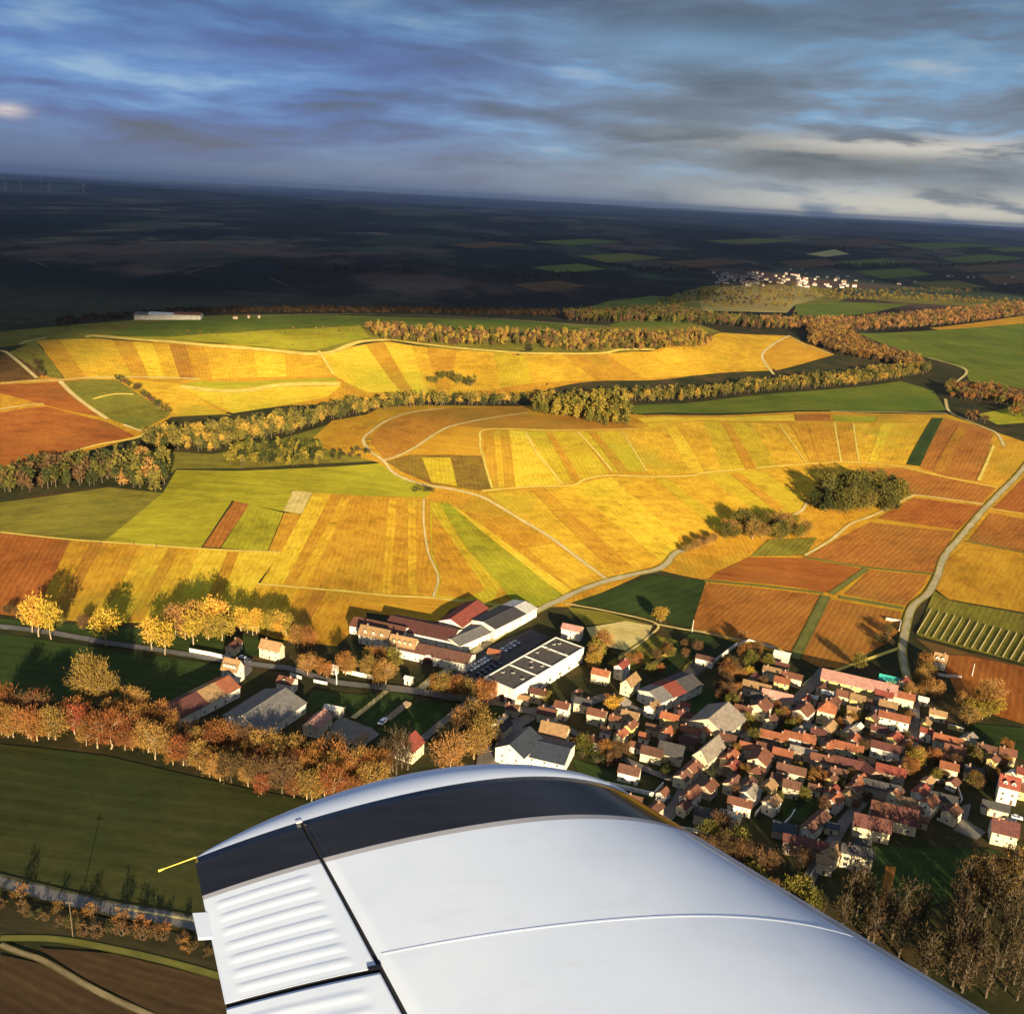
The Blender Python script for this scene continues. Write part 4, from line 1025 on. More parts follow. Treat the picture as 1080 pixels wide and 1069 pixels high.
def rand_unit(r):
    v = r.normal(size=3); return v / np.linalg.norm(v)
def tree_meshes(kind, seed, mat, bark, h=12.0, leaves=None):
    """returns trunk mesh (trunk with limbs) and crown mesh (many small twig or leaf faces)"""
    r = np.random.default_rng(seed); tb = MB()
    env = {'broad': (.60, .34, .40), 'round': (.58, .36, .40), 'plane': (.70, .26, .29), 'poplar': (.56, .13, .46), 'conifer': (.55, .2, .48), 'bush': (.5, .55, .5)}[kind]
    zc, rx, rz = env[0] * h, env[1] * h, env[2] * h
    tips = []
    def limb(p, d, ln, rad, lev):
        q = p + d * ln
        tb.tube(p, q, rad, rad * .55, 5 if lev < 2 else 4)
        tips.append((q, d))
        if lev < 2:
            for k in range(3 if lev == 0 else 2):
                nd = d + rand_unit(r) * .75; nd[2] += .15; nd /= np.linalg.norm(nd)
                limb(p + d * ln * r.uniform(.55, 1), nd, ln * r.uniform(.5, .75), rad * .5, lev + 1)
    base = np.array([0, 0, -.3]); lean = np.array([r.normal() * .02, r.normal() * .02, 1])
    if kind == 'bush':
        for k in range(5):
            a = k * 1.26 + r.uniform(0, .6); limb(np.array([0, 0, -.2]), np.array([math.cos(a) * .6, math.sin(a) * .6, .9]) / 1.1, h * .45, h * .03, 1)
    else:
        th = h * (.9 if kind in ('poplar', 'conifer') else .62)
        n = 5; pts = [base + lean * th * i / n + np.array([r.normal() * .012 * h * (i > 0), r.normal() * .012 * h * (i > 0), 0]) for i in range(n + 1)]
        for i in range(n): tb.tube(pts[i], pts[i + 1], h * .022 * (1 - .16 * i), h * .022 * (1 - .16 * (i + 1)), 7)
        nl = {'plane': 8, 'broad': 9, 'round': 9, 'poplar': 9, 'conifer': 8}[kind]
        for k in range(nl):
            t = r.uniform(.42, 1.0) if kind in ('broad', 'round', 'plane') else r.uniform(.22, .95)
            p = pts[0] + (pts[-1] - pts[0]) * t; a = k * 2.4 + r.uniform(-.4, .4)
            up = {'plane': 1.2, 'broad': 1.0, 'round': .8, 'poplar': 2.6, 'conifer': .1}[kind]
            d = np.array([math.cos(a), math.sin(a), up * r.uniform(.6, 1.2)]); d /= np.linalg.norm(d)
            limb(p, d, h * {'plane': .17, 'broad': .24, 'round': .22, 'poplar': .15, 'conifer': .15}[kind] * r.uniform(.8, 1.2), h * .009, 0 if kind in ('broad', 'round', 'plane') else 1)
    n = leaves or {'plane': 1300, 'broad': 2600, 'round': 1700, 'poplar': 420, 'conifer': 900, 'bush': 600}[kind]
    # clumps hang on the limb tips and around the envelope
    T = np.array([t[0] for t in tips]); V = np.empty((n, 3, 3))
    nc = {'plane': 20, 'broad': 26, 'round': 24, 'poplar': 22, 'conifer': 26, 'bush': 14}[kind]
    cl = []
    for k in range(nc):
        u = rand_unit(r) * r.uniform(.45, .92) ** .6
        if kind == 'conifer':
            t = r.uniform(0, 1) ** 1.2; a = r.uniform(0, 6.28); rad = (1 - t) * rx * r.uniform(.5, 1)
            cl.append(np.array([math.cos(a) * rad, math.sin(a) * rad, h * (.14 + .82 * t)]))
        else: cl.append(np.array([u[0] * rx, u[1] * rx, zc + u[2] * rz]))
    cl = np.array(cl); cs = r.uniform(.6, 1.25, nc)
    for i in range(n):
        if r.random() < .22 and len(T): c = T[r.integers(len(T))]; s = .06 * h
        else: k = r.integers(nc); c = cl[k]; s = cs[k] * (.085 * h if kind not in ('poplar', 'conifer') else .055 * h)
        p = c + r.normal(size=3) * s * np.array([1, 1, .85])
        if kind == 'conifer':
            d = np.array([p[0], p[1], -.1 * h * r.random()]); 
        else: d = (p - np.array([0, 0, zc - rz * .9])) * .6 + r.normal(size=3) * h * .18
        d /= np.linalg.norm(d) + 1e-9
        sd = np.cross(d, rand_unit(r)); sd /= np.linalg.norm(sd) + 1e-9
        ln = h * r.uniform(.035, .075); w_ = ln * {'plane': .26, 'broad': .17, 'round': .34, 'poplar': .16, 'conifer': .55, 'bush': .45}[kind]
        V[i] = (p - sd * w_, p + sd * w_, p + d * ln * 1.3)
    crown = tri_mesh('crown', V.reshape(-1, 3), np.arange(3 * n).reshape(-1, 3), [mat])
    trunk = tb.mesh('trunk', [bark])
    return trunk, crown
TK = {}
def tree_kind(key, kind, mat, bark=BARK, nvar=3, leaves=None):
    TK[key] = [tree_meshes(kind, hash_(key) + i, LM[mat], bark, 12.0, leaves) for i in range(nvar)]
def hash_(s): return sum(ord(c) * (i + 1) for i, c in enumerate(s))
tree_kind('orange', 'broad', 'orange'); tree_kind('yellow', 'plane', 'yellow'); tree_kind('brown', 'broad', 'brown', DBARK); tree_kind('poplar', 'poplar', 'poplar', plain('dull bark', (.10, .078, .05), .3, 2.0))
tree_kind('rusty', 'broad', 'rusty'); tree_kind('sand', 'broad', 'sand'); tree_kind('gold', 'round', 'gold'); tree_kind('olive', 'round', 'olive', DBARK); tree_kind('pine', 'conifer', 'pine', DBARK); tree_kind('bush', 'bush', 'orange', DBARK); tree_kind('scrub', 'bush', 'brown', DBARK); tree_kind('dark bush', 'bush', 'pine', DBARK); tree_kind('wood', 'round', 'wood', DBARK)
NAME = {'orange': 'bare_tree', 'yellow': 'plane_tree', 'brown': 'bare_tree', 'poplar': 'poplar_tree', 'rusty': 'bare_tree', 'sand': 'bare_tree', 'gold': 'autumn_tree', 'olive': 'leafy_tree', 'pine': 'conifer_tree', 'bush': 'bush', 'scrub': 'bush', 'dark bush': 'bush', 'wood': 'woodland_tree'}
NTREE = [0]
def tree(key, px, py, hpx, label, group, w=1.0, wp=None):
    """hpx: height of the tree in photo pixels"""
    p = np.array(wp) if wp is not None else g1(px, py)
    dist = math.sqrt(p[0] ** 2 + p[1] ** 2 + (CAM_Z - p[2]) ** 2); dep = math.asin((CAM_Z - p[2]) / dist)
    h = hpx * dist / FPX / math.cos(dep) if hpx else 10
    h = min(max(h, 1.5), 30)
    tm, cm = random.choice(TK[key]); k = h / 12.0
    nm = NAME[key]
    root = thing(nm, label, 'bush' if nm == 'bush' else 'tree', (p[0], p[1], p[2]), random.uniform(0, 6.28), group)
    kk = w * random.uniform(.9, 1.1)
    for n_, m_ in (('trunk', tm), ('crown', cm)):
        o = obj('stems' if n_ == 'trunk' and nm == 'bush' else ('foliage' if nm == 'bush' else n_), m_, root); o.scale = (k * kk, k * kk, k)
    NTREE[0] += 1
    return root
def blocked(p, m=2.0):
    for fx, fy, yaw, L, W in FOOT:
        dx, dy = p[0] - fx, p[1] - fy
        if abs(dx) + abs(dy) > L + W + 10: continue
        a = dx * math.cos(yaw) + dy * math.sin(yaw); b = -dx * math.sin(yaw) + dy * math.cos(yaw)
        if abs(a) < L / 2 + m and abs(b) < W / 2 + m: return True
    return False
def row(keys, pts, n, h, label, group, jit=3, w=1.0):
    P = spline(pts, 10); s = np.concatenate([[0], np.cumsum(np.hypot(*np.diff(P, axis=0).T))])
    for i in range(n):
        t = (i + random.uniform(.2, .8)) / n * s[-1]
        x = float(np.interp(t, s, P[:, 0])) + random.uniform(-jit, jit); y = float(np.interp(t, s, P[:, 1])) + random.uniform(-jit, jit) * .7
        p = g1(x, y)
        if blocked(p): continue
        tree(random.choice(keys), x, y, random.uniform(*h), label, group, w, p)
def grove(keys, poly, n, h, label, group, w=1.0, margin=2.0):
    P = np.array(poly, float); lo, hi = P.min(0), P.max(0); k = 0; tries = 0
    while k < n and tries < n * 30:
        tries += 1
        x, y = random.uniform(lo[0], hi[0]), random.uniform(lo[1], hi[1])
        if not inside(P, np.array([x]), np.array([y]))[0]: continue
        p = g1(x, y)
        if blocked(p, margin): continue
        tree(random.choice(keys), x, y, random.uniform(*h), label, group, w, p); k += 1

# roadside planes on the left
for x, y, h in ((41, 671, 36), (54, 674, 33), (34, 667, 28)): tree('yellow', x, y, h, 'pale trunked yellow plane tree in the leftmost roadside group of three', 'left roadside planes', .85)
tree('yellow', 112, 681, 35, 'lone yellow plane tree on the roadside between two groups of trees', 'lone roadside plane', 1.1); 
for x, y, h in ((160, 686, 30), (174, 690, 30)): tree('yellow', x, y, h, 'yellow plane tree at the roadside, one of a close pair', 'roadside plane pair', 1.0)
grove(['gold', 'yellow', 'sand'], [(178,668),(240,660),(248,676),(196,684)], 11, (26, 38), 'golden tree in the clump above the cream and rust house', 'golden clump')
row(['yellow', 'gold'], [(250,668),(275,669),(303,673)], 12, (20, 26), 'yellow tree in the dense row behind the tan roofed house', 'yellow hedge row', 2, .8)
grove(['orange', 'sand'], [(306,672),(324,672),(330,690),(312,690)], 3, (20, 28), 'orange tree right of the tan roofed house', 'trees by the tan roofed house')
row(['olive', 'brown', 'sand'], [(0,648),(40,656),(90,664)], 6, (10, 16), 'low scrubby tree along the field edge at far left', 'field edge scrub', 3)
for x, y, h in ((92, 742, 42), (104, 745, 46), (114, 748, 38)): tree('sand', x, y, h, 'tall golden tree rising in front of the dark meadow', 'tall golden trio', .8)
# the river trees
R1_ = 'orange bare tree in the front line along the river meadow'
row(['orange', 'sand', 'orange'], [(0,775),(30,778),(60,782)], 8, (24, 32), R1_, 'front river trees', 3)
row(['orange', 'sand', 'orange', 'brown', 'sand', 'rusty'], [(62,768),(100,785),(140,794),(190,806),(240,822),(290,836),(340,842),(400,838)], 28, (17, 33), R1_, 'front river trees', 6)
R2_ = 'rust coloured bare tree in the second line of the river trees'
row(['orange', 'brown', 'sand', 'rusty'], [(0,756),(40,760),(90,766),(140,778),(200,792),(250,806),(310,822),(370,826),(410,822)], 30, (14, 30), R2_, 'second river trees', 5)
row(['orange', 'brown'], [(140,762),(160,772),(190,780),(230,790),(260,792)], 9, (20, 28), R2_, 'second river trees', 4)
for x, y in ((148, 757), (137, 755)): tree('sand', x, y, 26, 'sandy tree next to the front gable of the long red roofed hall', 'gable trees', .8)
grove(['brown', 'orange', 'sand'], [(250,790),(330,800),(400,810),(400,825),(300,815),(240,800)], 16, (20, 30), 'brown bare tree behind the front river trees, before the yard', 'yard trees')
grove(['orange', 'sand', 'brown', 'poplar'], [(452,780),(500,764),(514,780),(505,815),(460,815)], 12, (22, 36), 'tall rust tree in the clump above the middle of the wing', 'clump above the wing')
for x in (404, 411, 418, 424, 430, 414): tree('poplar', x, random.uniform(808, 818), random.uniform(30, 42), 'thin bare tree in front of the lone cream house with red roof', 'thin bare trees', .9)
row(['orange', 'sand'], [(318,710),(345,714),(372,712),(398,722),(418,722),(428,724)], 9, (16, 26), 'orange tree along the works road', 'works road trees', 3)
row(['orange', 'sand'], [(455,730),(478,738),(500,742),(520,744)], 6, (18, 26), 'orange tree in front of the big warehouse', 'warehouse front trees', 3)
row(['sand', 'orange', 'olive'], [(385,705),(405,700),(420,706)], 6, (14, 22), 'tree in the garden before the dormered works houses', 'works garden trees', 3)
row(['sand', 'gold'], [(622,706),(632,690),(640,682)], 7, (14, 22), 'golden bush tree along the right flank of the big warehouse', 'warehouse flank trees', 4)
for x, y in ((697, 656), (695, 655)): tree('gold', x, y, 15, 'small solitary tree at the corner of the dark green field', 'corner tree')
tree('sand', 783, 674, 10, 'small bush tree at the edge of the red vineyard', 'vineyard edge tree')
for x, y, h in ((789, 716, 12), (645, 752, 16), (651, 750, 14)): tree('yellow', x, y, h, 'round bright yellow tree in the dark orchard' if x > 700 else 'bright yellow shrub tree by the tan roofed barn', 'orchard yellow' if x > 700 else 'yellow shrubs', 1.2)
tree('gold', 576, 744, 14, 'golden round tree behind the maroon roofed house', 'tree behind maroon roof'); 
# village trees
VT = 'small bare tree in the gardens of the village'
grove(['brown', 'olive', 'orange'], [(750,705),(800,690),(812,705),(800,735),(770,760),(748,730)], 26, (10, 18), 'bare tree in the dark orchard beneath the red vineyard', 'orchard trees')
grove(['brown', 'orange', 'olive', 'dark bush'], [(600,780),(650,790),(660,800),(640,815),(604,800)], 14, (10, 18), 'small tree in the dark garden right of the slate roofed hall', 'garden by slate hall')
grove(['brown', 'olive', 'dark bush', 'orange'], [(690,695),(715,680),(735,672),(735,690),(700,712),(670,712),(645,700)], 14, (7, 12), 'shrub in the rough ground above the cream barns', 'rough ground shrubs')
grove(['brown', 'olive', 'dark bush', 'orange', 'sand'], [(690,760),(850,740),(960,730),(960,850),(870,860),(760,850),(700,820)], 66, (8, 14), VT, 'village garden trees', margin=1.0)
grove(['brown', 'orange', 'sand'], [(968,705),(984,712),(990,735),(975,740),(966,730)], 9, (12, 20), 'rust tree below the lone house with two dormers', 'trees below lone house')
grove(['gold', 'orange', 'sand'], [(1012,750),(1040,738),(1054,750),(1046,765),(1016,768)], 9, (16, 26), 'golden orange tree by the lower corner of the red vineyard', 'golden corner trees')
grove(['brown', 'olive', 'orange'], [(975,800),(1060,790),(1080,800),(1040,832),(990,832)], 18, (9, 15), 'brown tree in the gardens beside the round walled plot', 'round plot trees')
for x, y in ((861, 826), (868, 830)): tree('orange', x, y, 14, 'round orange tree beside the maroon barns', 'orange pair by maroon barns', 1.2)
row(['orange', 'sand', 'gold'], [(968,800),(963,812),(958,822)], 6, (12, 18), 'orange tree lining the bend of the main street', 'street bend trees', 3)
grove(['brown', 'poplar', 'olive'], [(735,885),(770,880),(830,890),(850,915),(846,945),(880,960),(850,985),(790,950),(740,910)], 34, (14, 24), 'brown bare tree on the dark slope between wing and village edge', 'dark slope trees')
grove(['poplar'], [(880,955),(935,962),(1000,955),(1080,930),(1080,1069),(1040,1075),(960,1030),(880,985)], 50, (30, 46), 'slender dull brown poplar in the plantation at the lower right', 'poplar plantation')
grove(['poplar', 'sand'], [(1020,935),(1080,920),(1080,945),(1040,952)], 9, (26, 36), 'slender dull brown poplar in the plantation at the lower right', 'poplar plantation')
# road bushes bottom left
for x, y in ((22, 946), (97, 966), (198, 1003), (60, 962), (84, 970), (128, 975), (150, 980), (173, 985)):
    tree('bush', x, y, random.uniform(9, 14), 'round rust bush below the country road at lower left', 'country road bushes', .8)
row(['scrub', 'dark bush', 'scrub'], [(0,955),(60,975),(120,985),(180,995),(225,1010)], 20, (6, 11), 'low scrub below the country road at lower left', 'country road scrub', 6)
# clumps on the vineyard slope
grove(['wood', 'olive', 'pine'], [(854,534),(868,522),(900,513),(940,520),(951,530),(935,541),(880,543),(860,542)], 44, (18, 25), 'dense olive tree in the oval wood on the vineyard slope', 'oval wood', 1.0)
grove(['wood', 'olive', 'sand'], [(756,566),(772,556),(800,556),(842,560),(858,566),(820,570),(770,570)], 26, (14, 20), 'olive tree in the lower small wood on the vineyard slope', 'lower small wood')
row(['sand', 'brown'], [(722,584),(740,578),(756,570)], 8, (8, 12), 'scrub tree along the track beside the lower small wood', 'track scrub', 2)
row(['dark bush'], [(433,519),(446,519),(460,519)], 5, (5, 8), 'dark bush at the track fork in the vineyards', 'fork bushes', 2)
row(['dark bush', 'brown'], [(123,399),(140,410),(160,424),(179,436)], 14, (5, 8), 'dark bush in the hedge line running down the left slope', 'left slope hedge', 1)
row(['dark bush', 'brown'], [(38,386),(44,394),(47,400)], 5, (5, 9), 'dark bush in the short hedge at the left slope top', 'short hedge', 1)
row(['olive', 'dark bush'], [(455,407),(468,400),(480,403),(500,407)], 9, (6, 14), 'small dark tree on the upper slope above the woodland belt', 'upper slope trees', 3)
grove(['brown', 'dark bush'], [(928,660),(946,668),(940,682),(925,684)], 5, (7, 12), 'dark shrub in the triangular plot by the lane', 'triangle plot shrubs')
tree('olive', 905, 706, 16, 'dark tree on the field edge above the paved triangle', 'field edge tree'); 

# ------------------------------------------------------------------ woods that read as one mass
def lowpoly(kind, seed, n):
    r = np.random.default_rng(seed); V = []; M = []
    rx, rz, zc = {'round': (.34, .36, .56), 'cone': (.2, .48, .5), 'tall': (.2, .42, .54)}[kind]
    nc = 9; C = np.array([rand_unit(r) * r.uniform(.4, .8) for _ in range(nc)])
    for i in range(n):
        c = C[r.integers(nc)] + r.normal(size=3) * .25; c /= max(1, np.linalg.norm(c) * .95)
        p = c * np.array([rx, rx, rz]) + np.array([0, 0, zc])
        if kind == 'cone': t = (p[2] - .02) / 1.0; p[:2] *= max(.15, 1.5 * (1 - t))
        d = rand_unit(r); d[2] = abs(d[2]) * .8; s = np.cross(d, rand_unit(r)); s /= np.linalg.norm(s) + 1e-9
        l = r.uniform(.065, .115); V += [p - s * l * .5, p + s * l * .5, p + d * l * 1.2]; M.append(1)
    for a in range(4):
        q = [np.array([.025 * math.cos(a * 1.571), .025 * math.sin(a * 1.571), -.05]), np.array([.025 * math.cos((a + 1) * 1.571), .025 * math.sin((a + 1) * 1.571), -.05]), np.array([0, 0, .6])]
        V += q; M.append(0)
    return np.array(V), np.array(M)
LP = {k: [lowpoly(k, 40 + i, 230) for i in range(6)] for k in ('round', 'cone', 'tall')}
def wood(name, kinds, mats, bands, hrange, spacing):
    """bands: list of (upper edge, lower edge) polylines in photo pixels, filled with trees"""
    VV, MM = [], []; cnt = 0
    for up, low in bands:
        P = ground([p[0] for p in up] + [p[0] for p in low[::-1]], [p[1] for p in up] + [p[1] for p in low[::-1]])
        lo, hi = P.min(0), P.max(0)
        gx, gy = np.meshgrid(np.arange(lo[0], hi[0], spacing), np.arange(lo[1], hi[1], spacing))
        x = gx.ravel() + rng.uniform(-.5, .5, gx.size) * spacing; y = gy.ravel() + rng.uniform(-.5, .5, gx.size) * spacing
        k = inside(P[:, :2], x, y); x, y = x[k], y[k]
        if not len(x): continue
        z = H(x, y)
        for i in range(len(x)):
            v, m = random.choice(LP[random.choice(kinds)]); h = random.uniform(*hrange); a = random.uniform(0, 6.28); w_ = h * random.uniform(.85, 1.25)
            c, s = math.cos(a), math.sin(a)
            VV.append(np.stack([(v[:, 0] * c - v[:, 1] * s) * w_ + x[i], (v[:, 0] * s + v[:, 1] * c) * w_ + y[i], v[:, 2] * h + z[i] - .1], 1))
            mi = random.randrange(1, len(mats) + 1); MM.append(np.where(m == 1, mi, 0)); cnt += 1
    V = np.concatenate(VV); M = np.concatenate(MM); c = V.mean(0)
    o = obj(name, tri_mesh(name, V - c, np.arange(len(V)).reshape(-1, 3), [DBARK] + [LM[m] for m in mats], M), None, c)
    o['kind'] = 'stuff'; return o
wood('woodland', ['round', 'round', 'cone'], ['olive', 'wood', 'pine', 'olive', 'gold'], [
    ([(151,466),(186,457),(246,453),(302,443),(352,434),(380,430)], [(151,472),(225,477),(302,459),(352,443),(380,438)]),
    ([(380,430),(420,426),(505,426.5),(560,423)], [(380,437),(430,431),(526,427),(560,425)]),
    ([(560,423),(640,424),(700,417.5),(770,412.5),(855,401),(946,391),(981,390)], [(560,426),(640,426),(700,423),(770,417),(858,410),(946,400),(981,394)])], (10, 15), 6.0)
wood('woodland', ['tall', 'cone'], ['olive', 'gold'], [([(562,432),(600,426),(655,421),(664,436)], [(562,436),(600,441),(640,450),(662,448)])], (11, 16), 6)
wood('woodland', ['round'], ['brown', 'orange', 'sand'], [([(851,347),(880,347),(897,355),(918,369),(960,378),(975,385)], [(853,364),(868,369),(883,374),(935,384),(955,391),(972,392)])], (12, 16), 8)
wood('woodland', ['tall', 'round', 'tall'], ['sand', 'brown', 'wood', 'gold'], [([(385,346),(440,349),(560,354),(645,354)], [(400,358),(480,365),(600,371),(640,370)]), ([(640,354),(700,355),(735,352),(752,360)], [(640,369),(700,369),(735,368),(750,366)])], (6, 13), 6.5)
wood('woodland', ['round', 'cone'], ['olive', 'brown', 'pine'], [([(593,332),(640,331),(700,328),(760,336),(805,340)], [(593,338),(640,340),(700,341),(760,343),(805,347)])], (11, 15), 10)
wood('woodland', ['round', 'tall'], ['brown', 'sand', 'wood'], [([(800,338),(876,340),(964,333),(1080,322)], [(805,346),(876,350),(964,346),(1080,333)])], (8, 15), 8)
wood('woodland', ['round'], ['brown', 'orange', 'olive'], [([(999,407),(1040,410),(1080,416)], [(1000,421),(1040,425),(1080,430)]), ([(1066,430),(1080,428)], [(1066,440),(1080,443)]), ([(1018,438),(1044,446)], [(1020,444),(1044,450)])], (9, 13), 8)
wood('woodland', ['tall', 'round'], ['brown', 'wood', 'pine'], [([(0,505),(50,494),(110,490),(140,490)], [(0,524),(53,517),(110,512),(140,512)])], (12, 18), 6.5)
wood('woodland', ['round', 'cone'], ['olive', 'pine', 'sand'], [([(120,490),(150,488),(175,492)], [(120,513),(150,517),(174,520)])], (14, 20), 6.5)
wood('woodland', ['round', 'cone'], ['olive', 'gold', 'pine'], [([(243,474),(290,472),(338,476)], [(243,493),(317,492),(345,488)])], (9, 13), 6.5)
wood('hedgerow', ['round'], ['brown', 'sand', 'dark' if 'dark' in LM else 'pine'], [([(345,477),(392,474)], [(345,487),(396,484)])], (4, 6), 6)
wood('undergrowth', ['round'], ['sand', 'gold', 'olive'], [([(150,344),(250,352),(380,343),(385,346)], [(190,356),(250,360),(330,368),(390,356)])], (1.5, 4), 15)
wood('woodland', ['round'], ['brown', 'poplar'], [([(60,338),(130,332),(300,326),(450,326),(590,329)], [(60,346),(130,338),(300,331),(450,331),(590,334)])], (4, 8), 7.5)
wood('woodland', ['round'], ['sand', 'gold', 'brown'], [([(742,310),(800,304),(846,306),(900,306),(1000,313),(1080,318)], [(742,326),(800,324),(830,326),(838,316),(960,318),(1080,322)]), ([(690,318),(742,304),(800,298),(850,301)], [(700,330),(742,316),(800,304),(850,305)])], (6, 12), 26)
wood('woodland', ['round', 'tall'], ['brown', 'wood', 'pine'], [([(880,281),(940,279),(1000,280),(1080,274)], [(880,284),(940,283),(1000,283),(1080,277)]), ([(640,279),(700,286),(745,284)], [(640,283),(700,290),(745,288)]), ([(500,290),(560,291),(620,290)], [(500,294),(560,295),(620,293)]), ([(930,306),(1000,308),(1080,302)], [(930,308),(1000,310),(1080,306)]), ([(300,285),(400,284),(440,288)], [(300,289),(400,288),(440,291)]), ([(760,262),(860,261),(960,264)], [(760,264),(860,263),(960,266)])], (10, 17), 26)
# ------------------------------------------------------------------ the aircraft wing
def white_paint():
    m, nt, b = new_mat('white aircraft paint', .5)
    b.inputs['Specular IOR Level'].default_value = .5; b.inputs['Coat Weight'].default_value = .25; b.inputs['Coat Roughness'].default_value = .25
    oc = objcoord(nt)
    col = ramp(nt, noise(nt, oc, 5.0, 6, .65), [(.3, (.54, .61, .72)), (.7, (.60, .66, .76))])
    dirt = noise(nt, mapping(nt, oc, (3.0, 14.0, 1)), 1.0, 6, .7)
    col = mix(nt, 1, col, ramp(nt, dirt, [(.28, (.93, .92, .91)), (.44, (1, 1, 1))]), 'MULTIPLY')
    nt.links.new(col, b.inputs['Base Color'])
    r = nt.nodes.new('ShaderNodeMapRange'); r.inputs['To Min'].default_value = .42; r.inputs['To Max'].default_value = .6
    nt.links.new(noise(nt, oc, 9, 5, .7), r.inputs['Value']); nt.links.new(r.outputs[0], b.inputs['Roughness'])
    bp = nt.nodes.new('ShaderNodeBump'); bp.inputs['Strength'].default_value = .06; bp.inputs['Distance'].default_value = .01
    nt.links.new(noise(nt, oc, 3.2, 2, .5), bp.inputs['Height']); nt.links.new(bp.outputs[0], b.inputs['Normal'])
    return m
WP = white_paint()
BP, _nt2, _b2 = new_mat('black stripe paint', .14); _b2.inputs['Specular IOR Level'].default_value = .4
_oc = objcoord(_nt2); _nt2.links.new(ramp(_nt2, noise(_nt2, mapping(_nt2, _oc, (4, 30, 1)), 1, 5, .7), [(.3, (.006, .006, .008)), (.7, (.014, .014, .017))]), _b2.inputs['Base Color'])
GP = plain('grey pinstripe', (.30, .30, .32), .1, 8, .4); SEAM = plain('dark gap', (.015, .015, .017), .1, 8, .8); BRASS = plain('yellow wick tip', (.75, .55, .10), .1, 8, .5); ALU = plain('bare aluminium', (.55, .55, .55), .1, 8, .35)

TILT = R(4.0); H0 = 1.82
WN = np.array([0, -math.sin(TILT), math.cos(TILT)])
W0 = np.array([0, 0, CAM_Z - H0])
def onwing(px, py):
    d = ray(np.array(float(px)), np.array(float(py))); t = ((W0 - CO) @ WN) / (d @ WN); return CO + d * t
TE0, TE1 = onwing(244, 1090), onwing(205, 905)           # trailing edge, inboard to tip
LE0, LE1 = onwing(1048, 1090), onwing(672, 852)          # leading edge
# carry both edges further inboard, below the frame
EXT = 1.6
TEi, LEi = TE0 + (TE0 - TE1) * EXT, LE0 + (LE0 - LE1) * EXT
root_loc = (TE1 + LE1) / 2
def foil(x):
    """height of the upper and lower skin over the chord plane (x from the leading edge, chord 1)"""
    x = np.clip(x, 0, 1); t = .17
    yt = 5 * t * (.2969 * np.sqrt(x) - .126 * x - .3516 * x ** 2 + .2843 * x ** 3 - .1036 * x ** 4)
    m, p = .045, .4
    yc = np.where(x < p, m / p ** 2 * (2 * p * x - x * x), m / (1 - p) ** 2 * (1 - 2 * p + 2 * p * x - x * x))
    return yc + yt, yc - yt
def wpt(u, v, up=True, lift=0.0):
    """u: 0 trailing edge .. 1 leading edge, v: 0 inboard end .. 1 tip rib"""
    u = np.asarray(u, float)[..., None]; v = np.asarray(v, float)[..., None]
    te = TEi + (TE1 - TEi) * v; le = LEi + (LE1 - LEi) * v
    c = np.linalg.norm(le - te, axis=-1, keepdims=True)
    a, b = foil(1 - u)
    return te + (le - te) * u + WN * ((a if up else b) * c + lift) - root_loc
def uv_of(px, py):
    """u, v of the upper skin under a photo pixel"""
    d = ray(np.array(float(px)), np.array(float(py))); u, v = .5, .9
    for _ in range(60):
        P = wpt(u, v) + root_loc; q = P - CO; e = q - d * (q @ d)
        eps = 1e-3
        Ju = (wpt(u + eps, v) - wpt(u, v)) / eps; Jv = (wpt(u, v + eps) - wpt(u, v)) / eps
        J = np.stack([Ju - d * (Ju @ d), Jv - d * (Jv @ d)], 1)
        s, *_ = np.linalg.lstsq(J, -e, rcond=None)
        u = min(max(u + s[0] * .7, -.1), .999); v = v + s[1] * .7
    return u, v
def grid_mesh(name, us, vs, mats, lift=0.0, disp=None, midx=None, under=True, thick=.004):
    U, Vv = np.meshgrid(us, vs); P = wpt(U, Vv, True, lift)
    if disp is not None: P = P + WN * disp(U, Vv)[..., None]
    n, m = P.shape[:2]; V = list(P.reshape(-1, 3)); F = []; MI = []
    Q = wpt(U, Vv, False) if under else P - WN * thick
    V += list(Q.reshape(-1, 3)); o = n * m
    for i in range(n - 1):
        for j in range(m - 1):
            a, b, c, d = i * m + j, i * m + j + 1, (i + 1) * m + j + 1, (i + 1) * m + j
            k = midx((us[j] + us[j + 1]) / 2, (vs[i] + vs[i + 1]) / 2) if midx else 0
            F.append((a, b, c, d)); MI.append(k); F.append((o + a, o + d, o + c, o + b)); MI.append(k)
    rim = [(i * m, (i + 1) * m) for i in range(n - 1)] + [((i + 1) * m + m - 1, i * m + m - 1) for i in range(n - 1)] + [(j + 1, j) for j in range(m - 1)] + [((n - 1) * m + j, (n - 1) * m + j + 1) for j in range(m - 1)]
    for a, b in rim: F.append((a, b, o + b, o + a)); MI.append(0)
    me = mesh_from(name, V, F, mats, MI, True)
    me.set_sharp_from_angle(angle=R(35)) if hasattr(me, 'set_sharp_from_angle') else None
    return me
wing = thing('airplane_wing', 'white aircraft wing with a black tip stripe, seen from the cabin', 'wing', root_loc)
# spanwise stations read from the upper skin
_, V_IN = uv_of(342, 911); _, V_OUT = uv_of(330, 868); U_H1, v1 = uv_of(342, 911); U_H2, v2 = uv_of(402, 1022)
_, V_SEAM = uv_of(402, 1022)
V_IN = .904; V_OUT = 1.0
uh = lambda v: U_H1 + (U_H2 - U_H1) * (v - v1) / (v2 - v1)
ustep = 1 - (1 - np.linspace(0, 1, 46)) ** 1.0
def skin_us(v0): return None
GAP = .0032
